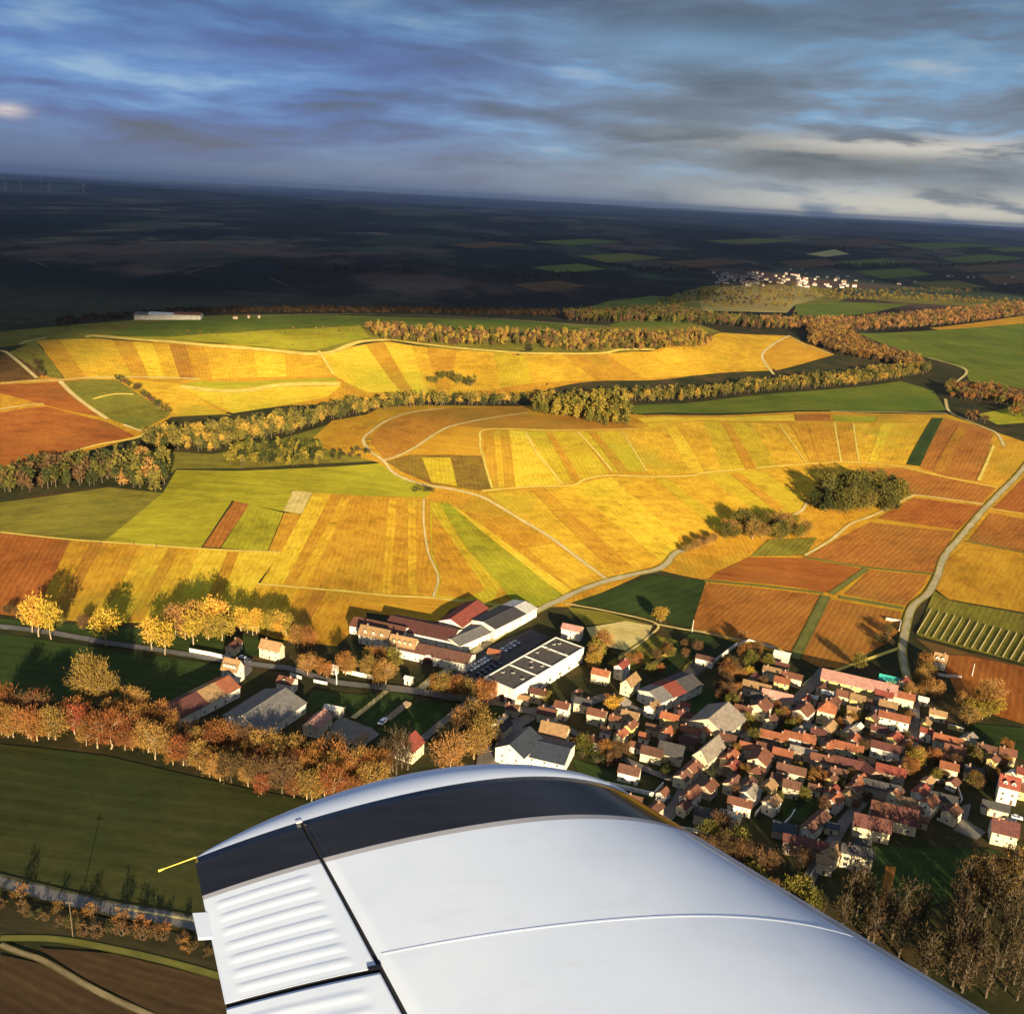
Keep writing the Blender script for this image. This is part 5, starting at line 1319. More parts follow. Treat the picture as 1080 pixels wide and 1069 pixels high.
# main skin: from the aileron hinge to the leading edge (cosine spacing at the nose)
def hinge_grid(name, vs, fr, mats, disp=None, midx=None, lo=True, lift=0.0):
    """lo: aft piece (trailing edge to hinge); otherwise hinge to leading edge; u runs 0..1 between"""
    vs = np.asarray(vs); fr = np.asarray(fr)
    H_ = np.array([uh(v) for v in vs])[:, None]
    U = (fr[None] * (H_ - GAP)) if lo else (H_ + GAP + (1 - H_ - GAP) * fr[None])
    Vv = np.broadcast_to(vs[:, None], U.shape)
    P = wpt(U, Vv, True, lift); Q = wpt(U, Vv, False)
    if disp is not None: P = P + WN * disp(fr[None] + 0 * U, Vv)[..., None]
    n, m = U.shape; V = list(P.reshape(-1, 3)) + list(Q.reshape(-1, 3)); o = n * m; F = []; MI = []
    for i in range(n - 1):
        for j in range(m - 1):
            a, b, c, d = i * m + j, i * m + j + 1, (i + 1) * m + j + 1, (i + 1) * m + j
            k = midx(i, j) if midx else 0
            F.append((a, b, c, d)); MI.append(k); F.append((o + a, o + d, o + c, o + b)); MI.append(k)
    rim = [(i * m, (i + 1) * m) for i in range(n - 1)] + [((i + 1) * m + m - 1, i * m + m - 1) for i in range(n - 1)] + [(j + 1, j) for j in range(m - 1)] + [((n - 1) * m + j, (n - 1) * m + j + 1) for j in range(m - 1)]
    for a, b in rim: F.append((a, b, o + b, o + a)); MI.append(2 if len(mats) > 2 else 0)
    me = mesh_from(name, V, F, mats, MI, False)
    me.polygons.foreach_set('use_smooth', [i < (n - 1) * (m - 1) * 2 for i in range(len(me.polygons))])
    return me
PIN = .010
vs_main = np.unique(np.concatenate([np.linspace(0, V_IN - PIN, 40), [V_IN - PIN, V_IN], np.linspace(V_IN, V_OUT, 7), [V_OUT], [1.0]]))
def stripe_mat(vs): return lambda i, j: (1 if V_IN - 1e-9 <= (vs[i] + vs[i + 1]) / 2 <= V_OUT + 1e-9 else (3 if V_IN - PIN - 1e-9 <= (vs[i] + vs[i + 1]) / 2 <= V_IN else 0))
fr_nose = np.unique(np.concatenate([np.linspace(0, .9, 34), 1 - np.geomspace(.1, .0004, 16), [1.0]]))
obj('wing_skin', hinge_grid('wing_skin', vs_main, fr_nose, [WP, BP, SEAM, GP], None, stripe_mat(vs_main), False), wing)
# aileron with raised stiffening beads
vb = [uv_of(x, y) for x, y in ((280, 938), (288, 951), (295, 965), (301, 980), (308, 994), (314, 1009), (320, 1024), (326, 1040))]
VB = np.array([v for u, v in vb])
def beads(F_, V_):
    d = np.zeros_like(V_)
    sp = abs(VB[0] - VB[-1]) / (len(VB) - 1)
    for v0 in list(VB):
        w_ = sp * .30
        prof = np.clip(1 - ((V_ - v0) / w_) ** 2, 0, 1) ** .9
        d = d + prof * .0014 * sstep(.06, .16, F_) * (1 - sstep(.80, .90, F_))
    return d
va = np.unique(np.concatenate([np.linspace(V_SEAM + .004, V_IN - PIN, 150), [V_IN], np.linspace(V_IN, V_OUT, 6), [1.0]]))
obj('aileron', hinge_grid('aileron', va, np.linspace(0, 1, 60), [WP, BP, SEAM, GP], beads, stripe_mat(va), True), wing)
VF = [V_SEAM - (VB[0] - VB[1]) * (k + 1.1) for k in range(10)]
def beads2(F_, V_):
    d = np.zeros_like(V_); sp = abs(VB[0] - VB[-1]) / (len(VB) - 1)
    for v0 in VF: d = d + np.clip(1 - ((V_ - v0) / (sp * .3)) ** 2, 0, 1) ** .9 * .0014 * sstep(.06, .16, F_) * (1 - sstep(.80, .90, F_))
    return d
vf = np.linspace(0.0, V_SEAM - .004, 160)
obj('flap', hinge_grid('flap', vf, np.linspace(0, 1, 60), [WP, BP, SEAM, GP], beads2, None, True), wing)
# dark spar face inside the hinge gap
Vg = np.linspace(0, 1, 30); b = MB()
for a0, a1 in zip(Vg[:-1], Vg[1:]):
    p = [wpt(uh(a0) - GAP * 1.05, a0, True, -.006), wpt(uh(a0) + GAP * 1.05, a0, True, -.006), wpt(uh(a1) + GAP * 1.05, a1, True, -.006), wpt(uh(a1) - GAP * 1.05, a1, True, -.006)]
    b.hexa([q - WN * .01 for q in p] + p)
obj('hinge_gap', b.mesh('hinge_gap', [SEAM]), wing)
b = MB(); us_ = np.linspace(0.002, uh(V_SEAM), 12)
for a0, a1 in zip(us_[:-1], us_[1:]):
    p = [wpt(a0, V_SEAM - .006, True, -.006), wpt(a1, V_SEAM - .006, True, -.006), wpt(a1, V_SEAM + .006, True, -.006), wpt(a0, V_SEAM + .006, True, -.006)]
    b.hexa([q - WN * .008 for q in p] + p)
obj('aileron_gap', b.mesh('aileron_gap', [SEAM]), wing)
# rounded tip cap
def tip_cap():
    c_ax = LE1 - TE1; c = np.linalg.norm(c_ax); sp = (TE1 - TEi) / np.linalg.norm(TE1 - TEi) * .5 + (LE1 - LEi) / np.linalg.norm(LE1 - LEi) * .5
    sp -= c_ax * (sp @ c_ax) / c ** 2; sp /= np.linalg.norm(sp)
    fr = np.unique(np.concatenate([np.linspace(0, .88, 40), 1 - np.geomspace(.12, .0005, 14), [1.0]])); ws = np.linspace(0, 1, 14)
    V = []
    up, low = [], []
    ext = lambda u: .155 * (np.sin(np.pi * np.clip(u, 0, 1)) ** .8 * .85 + .12 * u)      # how far the cap reaches outboard
    for w_ in ws:
        k = math.sqrt(max(0, 1 - w_ ** 2))
        a = wpt(fr, np.ones_like(fr), True); bq = wpt(fr, np.ones_like(fr), False); mid = (a + bq) / 2 + (a - bq) * .12
        off = sp[None] * (ext(fr) * (1 - (1 - w_) ** 1.0))[:, None]
        up.append(mid + (a - mid) * k + off); low.append(mid + (bq - mid) * k + off)
    U_ = np.array(up); L_ = np.array(low); n, m = U_.shape[:2]
    V = list(U_.reshape(-1, 3)) + list(L_.reshape(-1, 3)); o = n * m; F = []
    for i in range(n - 1):
        for j in range(m - 1):
            a, b_, c_, d = i * m + j, i * m + j + 1, (i + 1) * m + j + 1, (i + 1) * m + j
            F += [(a, b_, c_, d), (o + a, o + d, o + c_, o + b_)]
    me = mesh_from('tip_cap', V, F, [WP], None, True)
    obj('tip_cap', me, wing)
tip_cap()
# skin lap seam across the wing, hinge bracket, balance tab and static wick
b = MB(); uu = np.linspace(uh(V_SEAM + .01) + .012, .97, 40); vs0 = uv_of(480, 991)[1]
for a0, a1 in zip(uu[:-1], uu[1:]):
    p = [wpt(a0, vs0 - .0014, True, .0004), wpt(a1, vs0 - .0014, True, .0004), wpt(a1, vs0 + .0014, True, .0004), wpt(a0, vs0 + .0014, True, .0004)]
    q = [x + WN * .0005 for x in p]; b.hexa(p + q)
obj('lap_seam', b.mesh('lap_seam', [WP]), wing)
# worn, bug-stained strip along the leading edge
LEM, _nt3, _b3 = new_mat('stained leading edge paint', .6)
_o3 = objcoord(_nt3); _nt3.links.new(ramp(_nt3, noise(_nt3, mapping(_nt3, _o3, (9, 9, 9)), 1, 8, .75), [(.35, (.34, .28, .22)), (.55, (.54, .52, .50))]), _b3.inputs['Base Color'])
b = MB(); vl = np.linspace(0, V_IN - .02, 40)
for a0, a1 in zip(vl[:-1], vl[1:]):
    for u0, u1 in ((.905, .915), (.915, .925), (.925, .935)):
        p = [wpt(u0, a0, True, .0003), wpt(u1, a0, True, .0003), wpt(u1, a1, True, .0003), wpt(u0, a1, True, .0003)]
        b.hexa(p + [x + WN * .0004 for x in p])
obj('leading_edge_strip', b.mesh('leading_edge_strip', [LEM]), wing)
b = MB(); u0, v0 = uh(V_SEAM) - .008, V_SEAM + .004
p = [wpt(u0 - .008, v0 - .002, True, -.002), wpt(u0 + .010, v0 - .002, True, -.002), wpt(u0 + .010, v0 + .003, True, -.002), wpt(u0 - .008, v0 + .003, True, -.002)]
b.hexa(p + [x + WN * .007 for x in p]); obj('hinge_bracket', b.mesh('hinge_bracket', [BP]), wing)
b = MB(); u0, v0 = uh(V_OUT) - .006, V_OUT + .006
p = [wpt(u0 - .004, v0 - .008, True, -.001), wpt(u0 + .008, v0 - .008, True, -.001), wpt(u0 + .008, v0 - .003, True, -.001), wpt(u0 - .004, v0 - .003, True, -.001)]
b.hexa(p + [x + WN * .004 for x in p]); obj('screw_plate', b.mesh('screw_plate', [ALU]), wing)
tq = [onwing(203, 963), onwing(222, 962), onwing(229, 988), onwing(209, 989)]
b = MB(); tq = [x - root_loc for x in tq][::-1]; b.hexa([x - WN * .006 for x in tq] + [x + WN * .002 for x in tq]); obj('trim_tab', b.mesh('trim_tab', [WP]), wing)
a = onwing(207, 904) - root_loc + WN * .002; c = onwing(167, 918) - root_loc
b = MB(); b.tube(a, a + (c - a) * .88, .0016, .0011, 6, 0); b.tube(a + (c - a) * .86, c, .0022, .0032, 6, 1); obj('static_wick', b.mesh('static_wick', [BRASS, BRASS]), wing)

# ------------------------------------------------------------------ cars
def car_parts(paint):
    b = MB(); sec = [(-2.1, .35), (2.1, .35), (2.15, .75), (1.9, .92), (.95, .98), (-1.75, 1.0), (-2.12, .85)]
    b.prism([(y, z) for y, z in sec], -.85, .85); body = b.mesh('body', [paint])
    c = MB(); lo = [(-.76, -1.7, .98), (.76, -1.7, .98), (.76, .95, .96), (-.76, .95, .96)]; hi = [(-.6, -1.35, 1.45), (.6, -1.35, 1.45), (.6, .2, 1.45), (-.6, .2, 1.45)]
    c.hexa(lo + hi); cab = c.mesh('cabin', [GLASS]); r = MB(); r.box(-.62, -1.38, 1.452, .62, .24, 1.50); roof = r.mesh('roof', [paint])
    wl = MB(); wl.tube((-.1, 0, 0), (.1, 0, 0), .32, .32, 12, 0); wl.tube((-.11, 0, 0), (.11, 0, 0), .18, .18, 8, 1)
    return body, cab, roof, wl.mesh('wheel', [SEAM, ALU])
def car_paint(n, c):
    m = plain(n, c, .05, 1, .3); m.node_tree.nodes['Principled BSDF'].inputs['Coat Weight'].default_value = .6; return m
CP = {k: car_parts(car_paint(k + ' car paint', c)) for k, c in (('white', (.78, .78, .78)), ('silver', (.45, .46, .48)), ('dark', (.03, .035, .05)), ('red', (.35, .03, .03)))}
def car(px, py, col, d, label, group=None, s=1.0):
    p, yaw = place(px, py, d); z = float(H(p[0], p[1])[0]) + .55
    r = thing('parked_car', label, 'car', (p[0], p[1], z), yaw - math.pi / 2, group); r.scale = (s, s, s)
    body, cab, roof, wh = CP[col]
    for n_, m_ in (('body', body), ('cabin', cab), ('roof', roof)): obj(n_, m_, r)
    for x in (-.8, .8):
        for y in (-1.35, 1.35): obj('wheel', wh, r, (x, y, .32))
for i in range(7): car(495 + i * 3.4, 708 - i * 2.1, 'white' if i % 3 else 'silver', (10, 4), 'pale car in the row parked on the lot left of the big warehouse', 'cars on the warehouse lot')
for i in range(4): car(531 + i * 4.5, 687 - i * 2.6, 'silver' if i % 2 else 'white', (10, 4), 'car parked by the far half of the big warehouse', 'cars by the warehouse far half')
for i in range(5): car(505 + i * 5, 713 - i * 3.0, 'dark', (10, 4), 'dark car parked close to the wall of the big warehouse', 'dark cars by the warehouse wall')
car(404, 763, 'white', 'b', 'white van at the end of the log pile beside the tan yard', None, 1.35)
car(262, 698, 'dark', 'a', 'dark car in front of the tan roofed cream house'); car(256, 695, 'white', 'a', 'white car in front of the rust roofed cream house')
car(583, 748, 'silver', 'b', 'silver car at the head of the sandy street'); car(802, 776, 'white', 'a', 'white car on the paved yard of the broad hall')
for x, y, c, l in ((925, 752, 'silver', 'silver car on the lane behind the orange roofed houses'), (963, 752, 'dark', 'dark car on the shaded main street, higher one'), (963, 781, 'red', 'red car on the shaded main street, lower one'), (873, 716, 'white', 'white car on the paved triangle'), (782, 788, 'dark', 'dark car at the edge of the paved yard'), (690, 745, 'white', 'white car beside the sectional roofed hall'), (1072, 864, 'white', 'white car by the tall white villa'), (1065, 867, 'dark', 'dark car by the tall white villa'), (568, 812, 'dark', 'dark car in front of the slate gabled hall'), (556, 809, 'red', 'red car in front of the slate gabled hall'), (730, 852, 'white', 'white car in the corner yard near the wing'), (818, 762, 'dark', 'dark car on the village street by the pink roofed barn')):
    car(x, y, c, 'a', l)

# ------------------------------------------------------------------ walls, poles, logs, vines, turbines
def garden_wall(pts, label, mat='white', h=2.0, t=.4):
    P = np.array(pts, float); W = ground(P[:, 0], P[:, 1]); c = W.mean(0); b = MB()
    for q, r in zip(W[:-1], W[1:]):
        k = max(1, int(np.hypot(*(r - q)[:2]) / 8))
        for i in range(k):
            a0, a1 = q + (r - q) * i / k, q + (r - q) * (i + 1) / k; d = (a1 - a0)[:2]; d = d / (np.linalg.norm(d) + 1e-9); n = np.array([-d[1], d[0]]) * t / 2
            z0, z1 = (float(H(x[0], x[1])[0]) for x in (a0, a1))
            lo = [(a0[0] - n[0], a0[1] - n[1], z0 - .3), (a1[0] - n[0], a1[1] - n[1], z1 - .3), (a1[0] + n[0], a1[1] + n[1], z1 - .3), (a0[0] + n[0], a0[1] + n[1], z0 - .3)]
            b.hexa([(x - c[0], y - c[1], z - c[2]) for x, y, z in lo] + [(x - c[0], y - c[1], z - c[2] + h + .3) for x, y, z in lo])
            b.hexa([((x - c[0]) , (y - c[1]), z - c[2] + h + .3) for x, y, z in lo] + [(x - c[0], y - c[1], z - c[2] + h + .42) for x, y, z in lo], 1)
    return tag(obj('garden_wall', b.mesh('garden_wall', [WL[mat], TRIM]), None, c), label, 'wall')
garden_wall([(751,701),(765,690),(777,681)], 'white wall running up the edge of the dark orchard')
garden_wall([(777,681),(790,676),(816,684)], 'thin white wall at the lower edge of the red vineyard', h=1.2)
garden_wall([(637,828),(689,840),(699,829)], 'pale wall round the dark lawn of the brown roofed house')
garden_wall([(200,688),(222,692),(243,697)], 'long white roadside wall left of the cream house with rust roof', h=2.4)
garden_wall([(362,709),(378,713),(394,716)], 'white roadside wall among the orange trees', h=2.2)
garden_wall([(796,861),(805,850),(814,840)], 'pale double garden wall right of the white gabled pair', h=1.6)
garden_wall([(840,768),(865,771),(893,777),(912,782)], 'cream wall above the dark garden in the middle of the village', 'cream', 2.2)
garden_wall([(980,711),(1000,714),(1014,715)], 'low white wall in front of the lone house with two dormers', h=1.4)
garden_wall([(999,768),(1008,770),(1016,773)], 'yellow lit wall on the right of the main street', 'yellow', 2.4)
garden_wall([(877,722),(884,729),(888,733)], 'short cream wall on the right side of the paved triangle', 'cream', 2.0)
garden_wall([(826,871),(834,863),(838,856)], 'grey garden wall by the dark gardens at the lower village edge', 'grey', 1.4)
garden_wall([(904,918),(900,930),(898,937)], 'pale wall at the end of the yard with the large windowed house', 'cream', 1.8)
garden_wall([(855,925),(861,915),(872,912)], 'grey wall at the mouth of the dead end street', 'grey', 1.4)
garden_wall([(972,824),(995,826),(1010,834),(1014,846),(1008,856)], 'curved stone wall round the oval plot', 'brick', 1.8)
garden_wall([(988,864),(992,866),(998,868)], 'short low white wall in the dark lower garden', 'white', .8)
garden_wall([(700,872),(722,876),(742,879)], 'grey wall along the slope just above the wing edge', 'grey', 1.6)
garden_wall([(306,712),(318,716)], 'short white wall by the road, right of the red brown roofed house', h=1.4); garden_wall([(331,719),(345,722)], 'short white wall by the road beside the white post', h=1.4)
garden_wall([(934,654),(950,657),(948,666)], 'pale wall of the triangular plot at the lane', 'cream', 1.8)
garden_wall([(884,711),(896,714),(904,716)], 'white rail at the field edge above the long yellow hall', h=.9)
def pole(px, py, hpx, label, arm=True, mat=None, r=.16, group=None):
    p = g1(px, py); dist = np.linalg.norm(p - CO); h = hpx * dist / FPX / math.cos(math.asin((CAM_Z - p[2]) / dist))
    o = thing('utility_pole', label, 'pole', p, 0, group); b = MB(); b.tube((0, 0, -.3), (0, 0, h), r, r * .7, 8); obj('shaft', b.mesh('shaft', [mat or DBARK]), o)
    if arm:
        b = MB(); b.box(-1.1, -.08, h - .8, 1.1, .08, h - .6); [b.tube((x, 0, h - .6), (x, 0, h - .35), .05, .04, 6, 1) for x in (-.9, 0, .9)]; obj('crossarm', b.mesh('crossarm', [mat or DBARK, TRIM]), o)
pole(77, 988, 30, 'wooden pole with crossarm below the country road at lower left'); pole(355, 722, 12, 'short white post beside the works road', False, TRIM, .3)
pole(703, 831, 10, 'thin pole at the dark lawn corner near the street', True); pole(730, 666, 12, 'thin white post at the corner of the red vineyard', False, TRIM, .2)
pole(1025, 713, 12, 'white post in the vineyard right of the lone house', False, TRIM, .2); pole(254, 493, 10, 'pole on the green slope below the small wood', True)
for x in (105, 141, 165): pole(x, 575 if x < 150 else 577, 3, 'little post on the long field boundary at left', False, DBARK, .3, 'boundary posts')
def log_pile():
    p, yaw = place(420, 751, (24, -19)); r = thing('log_pile', 'row of stacked pale logs on the dark lawn beside the tan yard', 'log pile', (p[0], p[1], float(H(p[0], p[1])[0])), yaw)
    rr = random.Random(5)
    for i in range(14):
        b = MB(); x = (i - 6.5) * 1.35
        for k in range(9): b.tube((x - .6 + (k % 3) * .42, -1.6 + rr.uniform(-.3, .3), .22 + (k // 3) * .4), (x - .6 + (k % 3) * .42, 1.6 + rr.uniform(-.3, .3), .22 + (k // 3) * .4), .2, .2, 7)
        obj('log_stack', b.mesh('log_stack', [LOGM]), r)
LOGM = plain('cut logs', (.36, .25, .14), .3, 1.5); log_pile()
# staked vine rows on the right
VINE = plain('bare vine canes', (.34, .28, .14), .25, 1.0)
for i in range(15):
    x = 967 + i * 8.2; y = 668 + i * 2.3
    A, B_ = g1(x, y), g1(x + 15, y - 25); L = np.hypot(*(B_ - A)[:2]); n = int(L / 1.5); yaw = math.atan2(B_[1] - A[1], B_[0] - A[0])
    z0 = float(H(A[0], A[1])[0]); r = thing('vine_row', 'one of the pale staked vine rows at the lower edge of the right hand vineyard', 'vine row', (A[0], A[1], z0), yaw, 'staked vine rows')
    b = MB(); q = MB()
    for k in range(n + 1):
        t = k / n; z = float(H(A[0] + (B_[0] - A[0]) * t, A[1] + (B_[1] - A[1]) * t)[0]) - z0
        b.tube((L * t, 0, z - .2), (L * t, 0, z + 1.5), .07, .06, 5)
        if k < n: q.hexa([(L * t + .1, -.2, z), (L * t + 1.3, -.2, z), (L * t + 1.35, .2, z), (L * t + .15, .2, z), (L * t + .2, -.12, z + .9 + .2 * math.sin(k * 2.1)), (L * t + 1.2, -.16, z + .95), (L * t + 1.2, .16, z + .95), (L * t + .2, .12, z + .9 + .2 * math.sin(k * 2.1))])
    obj('stakes', b.mesh('stakes', [VINE]), r); obj('vines', q.mesh('vines', [VINE]), r)
# wind turbines on the far left horizon
TUR = plain('turbine white', (.6, .6, .62), .05, .1, .5)
for i, px in enumerate((6, 22, 44, 52, 88)):
    d = ray(np.array(float(px)), np.array(200.0)); u = d[:2] / np.linalg.norm(d[:2]); P = u * (11500 + 900 * (i % 3)); z = float(H(P[0], P[1])[0])
    o = thing('wind_turbine', 'faint white wind turbine in the far row on the left horizon', 'wind turbine', (P[0], P[1], z), .3 * i, 'far wind turbines')
    b = MB(); b.tube((0, 0, -2), (0, 0, 95), 2.6, 1.6, 8); obj('tower', b.mesh('tower', [TUR]), o)
    b = MB(); b.box(-2, -3, 94, 2, 6, 98); obj('nacelle', b.mesh('nacelle', [TUR]), o)
    for k in range(3):
        a = k * 2.094 + i * .5; b = MB(); b.tube((0, -3.5, 96), (45 * math.sin(a), -3.5, 96 + 45 * math.cos(a)), 1.8, .5, 5); obj('blade', b.mesh('blade', [TUR]), o)
# haze
def haze():
    b = MB(); b.box(-66000, -900, -45, 66000, 64000, 310)
    m = bpy.data.materials.new('haze'); m.use_nodes = True; nt = m.node_tree; nt.nodes.clear()
    o_ = nt.nodes.new('ShaderNodeOutputMaterial'); v = nt.nodes.new('ShaderNodeVolumePrincipled')
    v.inputs['Color'].default_value = (.72, .82, 1, 1); v.inputs['Density'].default_value = HAZE; v.inputs['Anisotropy'].default_value = .68
    nt.links.new(v.outputs[0], o_.inputs['Volume'])
    o = obj('haze', b.mesh('haze', [m])); o['kind'] = 'stuff'
HAZE = 2.6e-5
haze()
# ------------------------------------------------------------------ light
SUN_AZ, SUN_EL = R(16), R(12.0)       # the sun stands low behind the aircraft, a little to the right
SUN_DIR = np.array([math.sin(SUN_AZ) * math.cos(SUN_EL), -math.cos(SUN_AZ) * math.cos(SUN_EL), math.sin(SUN_EL)])
ld = bpy.data.lights.new('sun', 'SUN'); ld.energy = 5.0; ld.angle = R(.36); ld.color = (1.0, .83, .56)
lo = bpy.data.objects.new('sun', ld); COL.objects.link(lo)
lo.rotation_euler = Vector(-SUN_DIR).to_track_quat('-Z', 'Y').to_euler()

w = bpy.data.worlds.new('World'); S.world = w; w.use_nodes = True
nt = w.node_tree; nt.nodes.clear()
out = nt.nodes.new('ShaderNodeOutputWorld'); bg = nt.nodes.new('ShaderNodeBackground')
sky = nt.nodes.new('ShaderNodeTexSky'); sky.sky_type = 'NISHITA'; sky.sun_disc = False
sky.sun_elevation = SUN_EL; sky.sun_rotation = math.pi - SUN_AZ; sky.altitude = 300
tc = nt.nodes.new('ShaderNodeTexCoord').outputs['Generated']
sx = nt.nodes.new('ShaderNodeSeparateXYZ'); nt.links.new(tc, sx.inputs[0])
DEG = 180 / math.pi
el = math_n(nt, 'MULTIPLY', math_n(nt, 'ARCSINE', sx.outputs['Z']), DEG)
az = math_n(nt, 'MULTIPLY', math_n(nt, 'ARCTAN2', sx.outputs['X'], sx.outputs['Y']), DEG)
cv = nt.nodes.new('ShaderNodeCombineXYZ'); nt.links.new(az, cv.inputs[0]); nt.links.new(el, cv.inputs[1])
ae = cv.outputs[0]
def blob(a0, e0, sa, se, lo=0.0, hi=1.0):
    da = math_n(nt, 'DIVIDE', math_n(nt, 'SUBTRACT', az, a0), sa); de = math_n(nt, 'DIVIDE', math_n(nt, 'SUBTRACT', el, e0), se)
    d = math_n(nt, 'ADD', math_n(nt, 'MULTIPLY', da, da), math_n(nt, 'MULTIPLY', de, de))
    return math_n(nt, 'POWER', 2.718, math_n(nt, 'MULTIPLY', d, -1.0))
def lerp(v, a, b, lo=0, hi=1):
    n = nt.nodes.new('ShaderNodeMapRange'); n.interpolation_type = 'SMOOTHSTEP'
    for k, x in (('From Min', a), ('From Max', b), ('To Min', lo), ('To Max', hi)): n.inputs[k].default_value = x
    nt.links.new(v, n.inputs['Value']); return n.outputs['Result']
EXPO = 1.45; K = .9
def skyc(r, g, b):                    # a display colour of the cloud deck as linear radiance
    f = lambda u: ((u / 255 + .055) / 1.055) ** 2.4 if u > 10 else u / 255 / 12.92
    return (f(r) * K, f(g) * K, f(b) * K)
# warped, stretched cloud streaks
wn = noise(nt, mapping(nt, ae, (.05, .16, 1)), 1.0, 4, .6)
wv = nt.nodes.new('ShaderNodeCombineXYZ'); nt.links.new(math_n(nt, 'MULTIPLY', wn, 3.0), wv.inputs[1])
wadd = nt.nodes.new('ShaderNodeVectorMath'); wadd.operation = 'ADD'; nt.links.new(ae, wadd.inputs[0]); nt.links.new(wv.outputs[0], wadd.inputs[1])
n1 = noise(nt, mapping(nt, wadd.outputs[0], (.06, .36, 1), (0, 0, R(-2))), 1.0, 7, .52)
n2 = noise(nt, mapping(nt, wadd.outputs[0], (.17, .95, 1)), 1.0, 7, .54)
n = math_n(nt, 'ADD', math_n(nt, 'MULTIPLY', n1, .72), math_n(nt, 'MULTIPLY', n2, .28))
left = ramp(nt, n, [(.38, skyc(30, 46, 100)), (.46, skyc(42, 80, 162)), (.54, skyc(74, 126, 198)), (.62, skyc(134, 170, 212))])
right = ramp(nt, n, [(.38, skyc(58, 66, 92)), (.46, skyc(88, 98, 122)), (.52, skyc(108, 126, 156)), (.57, skyc(112, 156, 200)), (.66, skyc(180, 192, 205))])
deck = mix(nt, lerp(az, -14, 12), left, right)
low = mix(nt, lerp(az, -26, 18), skyc(66, 96, 146), skyc(140, 156, 176))       # the brighter strip under the deck
deck = mix(nt, math_n(nt, 'MULTIPLY', lerp(el, 3.6, .3), lerp(n, .35, .6, .55, 1)), deck, low)
cream = math_n(nt, 'MULTIPLY', math_n(nt, 'MULTIPLY', lerp(el, 2.2, .2), lerp(az, 4, 20)), lerp(n2, .36, .52))
deck = mix(nt, cream, deck, skyc(226, 222, 208))
pk = math_n(nt, 'MULTIPLY', blob(21, 3.6, 9, .55), lerp(n2, .40, .56)); deck = mix(nt, math_n(nt, 'MULTIPLY', pk, .8), deck, skyc(225, 215, 205))
pk = math_n(nt, 'MULTIPLY', blob(-27.4, 2.8, .9, .32), lerp(n2, .34, .5)); deck = mix(nt, math_n(nt, 'MULTIPLY', pk, .75), deck, skyc(235, 215, 210))
pk = blob(9, 8.3, 8, 1.0); deck = mix(nt, math_n(nt, 'MULTIPLY', pk, .6), deck, skyc(128, 180, 228))
pk = blob(-13, 6.6, 12, .9); deck = mix(nt, math_n(nt, 'MULTIPLY', pk, .55), deck, skyc(52, 66, 150))
pk = math_n(nt, 'MULTIPLY', blob(16, 4.9, 12, .8), lerp(n2, .6, .42)); deck = mix(nt, math_n(nt, 'MULTIPLY', pk, .7), deck, skyc(98, 106, 136))
deck = mix(nt, lerp(el, 5.5, 11, 0, .5), deck, (0.02, .03, .06))
# out of the picture, overhead, the deck is a paler even grey
over = mix(nt, lerp(noise(nt, tc, 3.0, 5), .35, .65), skyc(126, 144, 178), skyc(162, 178, 206))
deck = mix(nt, lerp(el, 12, 24), deck, over)
mul = nt.nodes.new('ShaderNodeVectorMath'); mul.operation = 'SCALE'; mul.inputs['Scale'].default_value = 10.0 / (2 ** EXPO)
nt.links.new(deck, mul.inputs[0])
fin = mix(nt, .93, sky.outputs['Color'], mul.outputs[0])
nt.links.new(fin, bg.inputs['Color']); bg.inputs['Strength'].default_value = .1
nt.links.new(bg.outputs[0], out.inputs['Surface'])
S.view_settings.view_transform = 'Standard'; S.view_settings.look = 'None'; S.view_settings.exposure = EXPO; S.view_settings.gamma = 1
S.render.engine = 'CYCLES'
S.cycles.max_bounces = 6; S.cycles.diffuse_bounces = 3; S.cycles.volume_bounces = 0; S.cycles.use_denoising = True

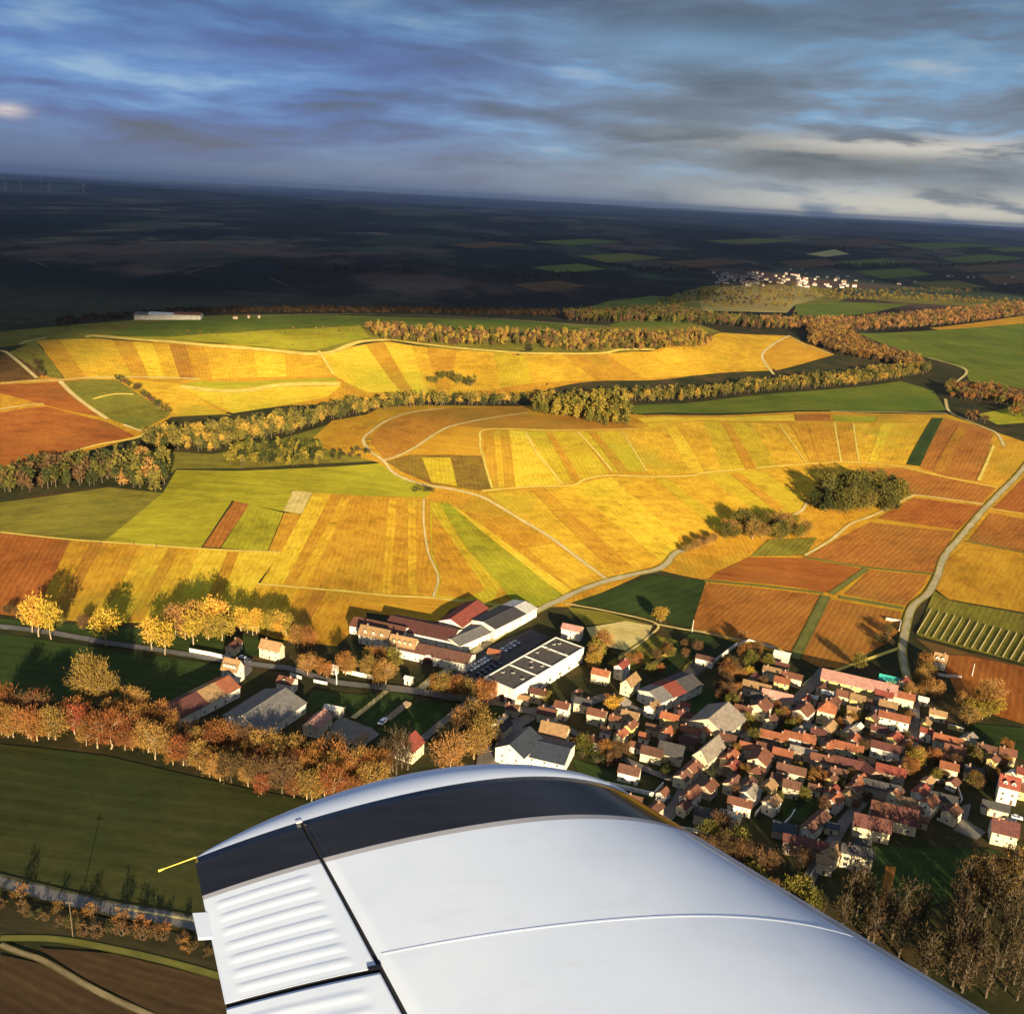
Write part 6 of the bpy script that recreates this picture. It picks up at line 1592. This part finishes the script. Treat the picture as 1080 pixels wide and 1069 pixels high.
# ------------------------------------------------------------------ unseen cloud bank added behind the aircraft to keep sun off the far plain
def added_cloud_bank():
    cr, srr = math.cos(SUN_AZ), math.sin(SUN_AZ)
    dv = np.array([-srr, cr]); lv = np.array([cr, srr])          # shadow direction and its perpendicular on the ground
    def dl(px, py):
        g = g1(px, py); return g[:2] @ dv, g[:2] @ lv, g[2]
    BACK = 9000.0; te = math.tan(SUN_EL)
    # near edge of the shade, read off the photograph from left to right
    edge = [(-60, 335), (0, 334), (60, 330), (150, 320), (300, 316), (450, 318), (560, 315), (640, 311), (690, 303), (730, 293), (800, 285), (860, 288), (900, 297), (960, 304), (1080, 309), (1150, 309)]
    E = []
    for p in edge:
        d, l, z = dl(*p); E.append((l, z + (d + BACK) * te))
    E = np.array(sorted(E)); globals()['_E'] = E
    holes = [(dl(872, 267), 420, 110), (dl(1035, 271), 520, 80), (dl(800, 284), 260, 40), (dl(960, 288), 260, 34), (dl(1050, 284), 320, 30), (dl(930, 262), 500, 40), (dl(1020, 298), 240, 26), (dl(880, 276), 380, 40), (dl(720, 282), 200, 18), (dl(1060, 255), 700, 60), (dl(640, 262), 500, 46), (dl(560, 300), 160, 22), (dl(420, 296), 180, 18), (dl(980, 244), 1500, 120), (dl(760, 252), 900, 70)]  # gaps cut so chosen patches of the plain stay sunlit
    hl = [(h[0][1], h[0][2] + (h[0][0] + BACK) * te, h[1], h[2]) for h in holes]
    ls = np.concatenate([np.linspace(-38000, -1600, 70)[:-1], np.linspace(-1600, 1900, 150), np.linspace(1900, 38000, 70)[1:]])
    V = []; n = len(ls)
    rr = np.random.default_rng(3)
    wob = np.cumsum(rr.normal(0, 3.2, n)); wob -= np.linspace(wob[0], wob[-1], n)
    wob += 12 * np.sin(ls / 90) + 7 * np.sin(ls / 37 + 1)
    bot = np.interp(ls, E[:, 0], E[:, 1]) + np.clip(wob, -30, 30) * .7
    top = 11500 + 300 * np.sin(ls / 1700) + 120 * np.sin(ls / 600)
    K_ = 90
    t = np.linspace(0, 1, K_) ** 1.7
    front, back = [], []
    hh = bot[None] + (top - bot)[None] * t[:, None]
    LL = np.broadcast_to(ls[None], hh.shape)
    bulge = np.sqrt(np.clip(1 - (2 * np.sqrt(t) - 1) ** 2, 0, 1))[:, None] * (420 + 110 * np.sin(LL / 310 + hh / 240) + 60 * np.sin(LL / 140 - hh / 90))
    org = dv * -BACK
    def pts(off):
        x = org[0] + lv[0] * LL + dv[0] * off; y = org[1] + lv[1] * LL + dv[1] * off
        return np.stack([x, y, hh + off * te], -1).reshape(-1, 3)
    V = np.concatenate([pts(bulge + 2), pts(-bulge - 2)])
    idx = np.arange(K_ * n).reshape(K_, n)
    cm = np.ones((K_ - 1, n - 1), bool)
    hc = (hh[:-1, :-1] + hh[1:, 1:]) / 2; lc = (LL[:-1, :-1] + LL[1:, 1:]) / 2
    for l0, h0, a, b_ in hl: cm &= (((lc - l0) / a) ** 2 + ((hc - h0) / b_) ** 2) > 1
    F = []; o2 = K_ * n
    for i in range(K_ - 1):
        for j in range(n - 1):
            if not cm[i, j]: continue
            a, b_, c, d = idx[i, j], idx[i, j + 1], idx[i + 1, j + 1], idx[i + 1, j]
            F += [(a, b_, c), (a, c, d), (o2 + a, o2 + c, o2 + b_), (o2 + a, o2 + d, o2 + c)]
            for (ii, jj, p, q) in ((i - 1, j, a, b_), (i + 1, j, c, d), (i, j - 1, d, a), (i, j + 1, b_, c)):
                if not (0 <= ii < K_ - 1 and 0 <= jj < n - 1) or not cm[ii, jj]:
                    F += [(p, o2 + q, q), (p, o2 + p, o2 + q)]
    m, nt2, b = new_mat('cloud', 1.0); b.inputs['Base Color'].default_value = (.8, .8, .82, 1)
    o = obj('added_shade_cloud', tri_mesh('added_shade_cloud', V, np.array(F), [m])); o['kind'] = 'stuff'  # unseen sun blocker, shaped by the shade it should cast
added_cloud_bank()
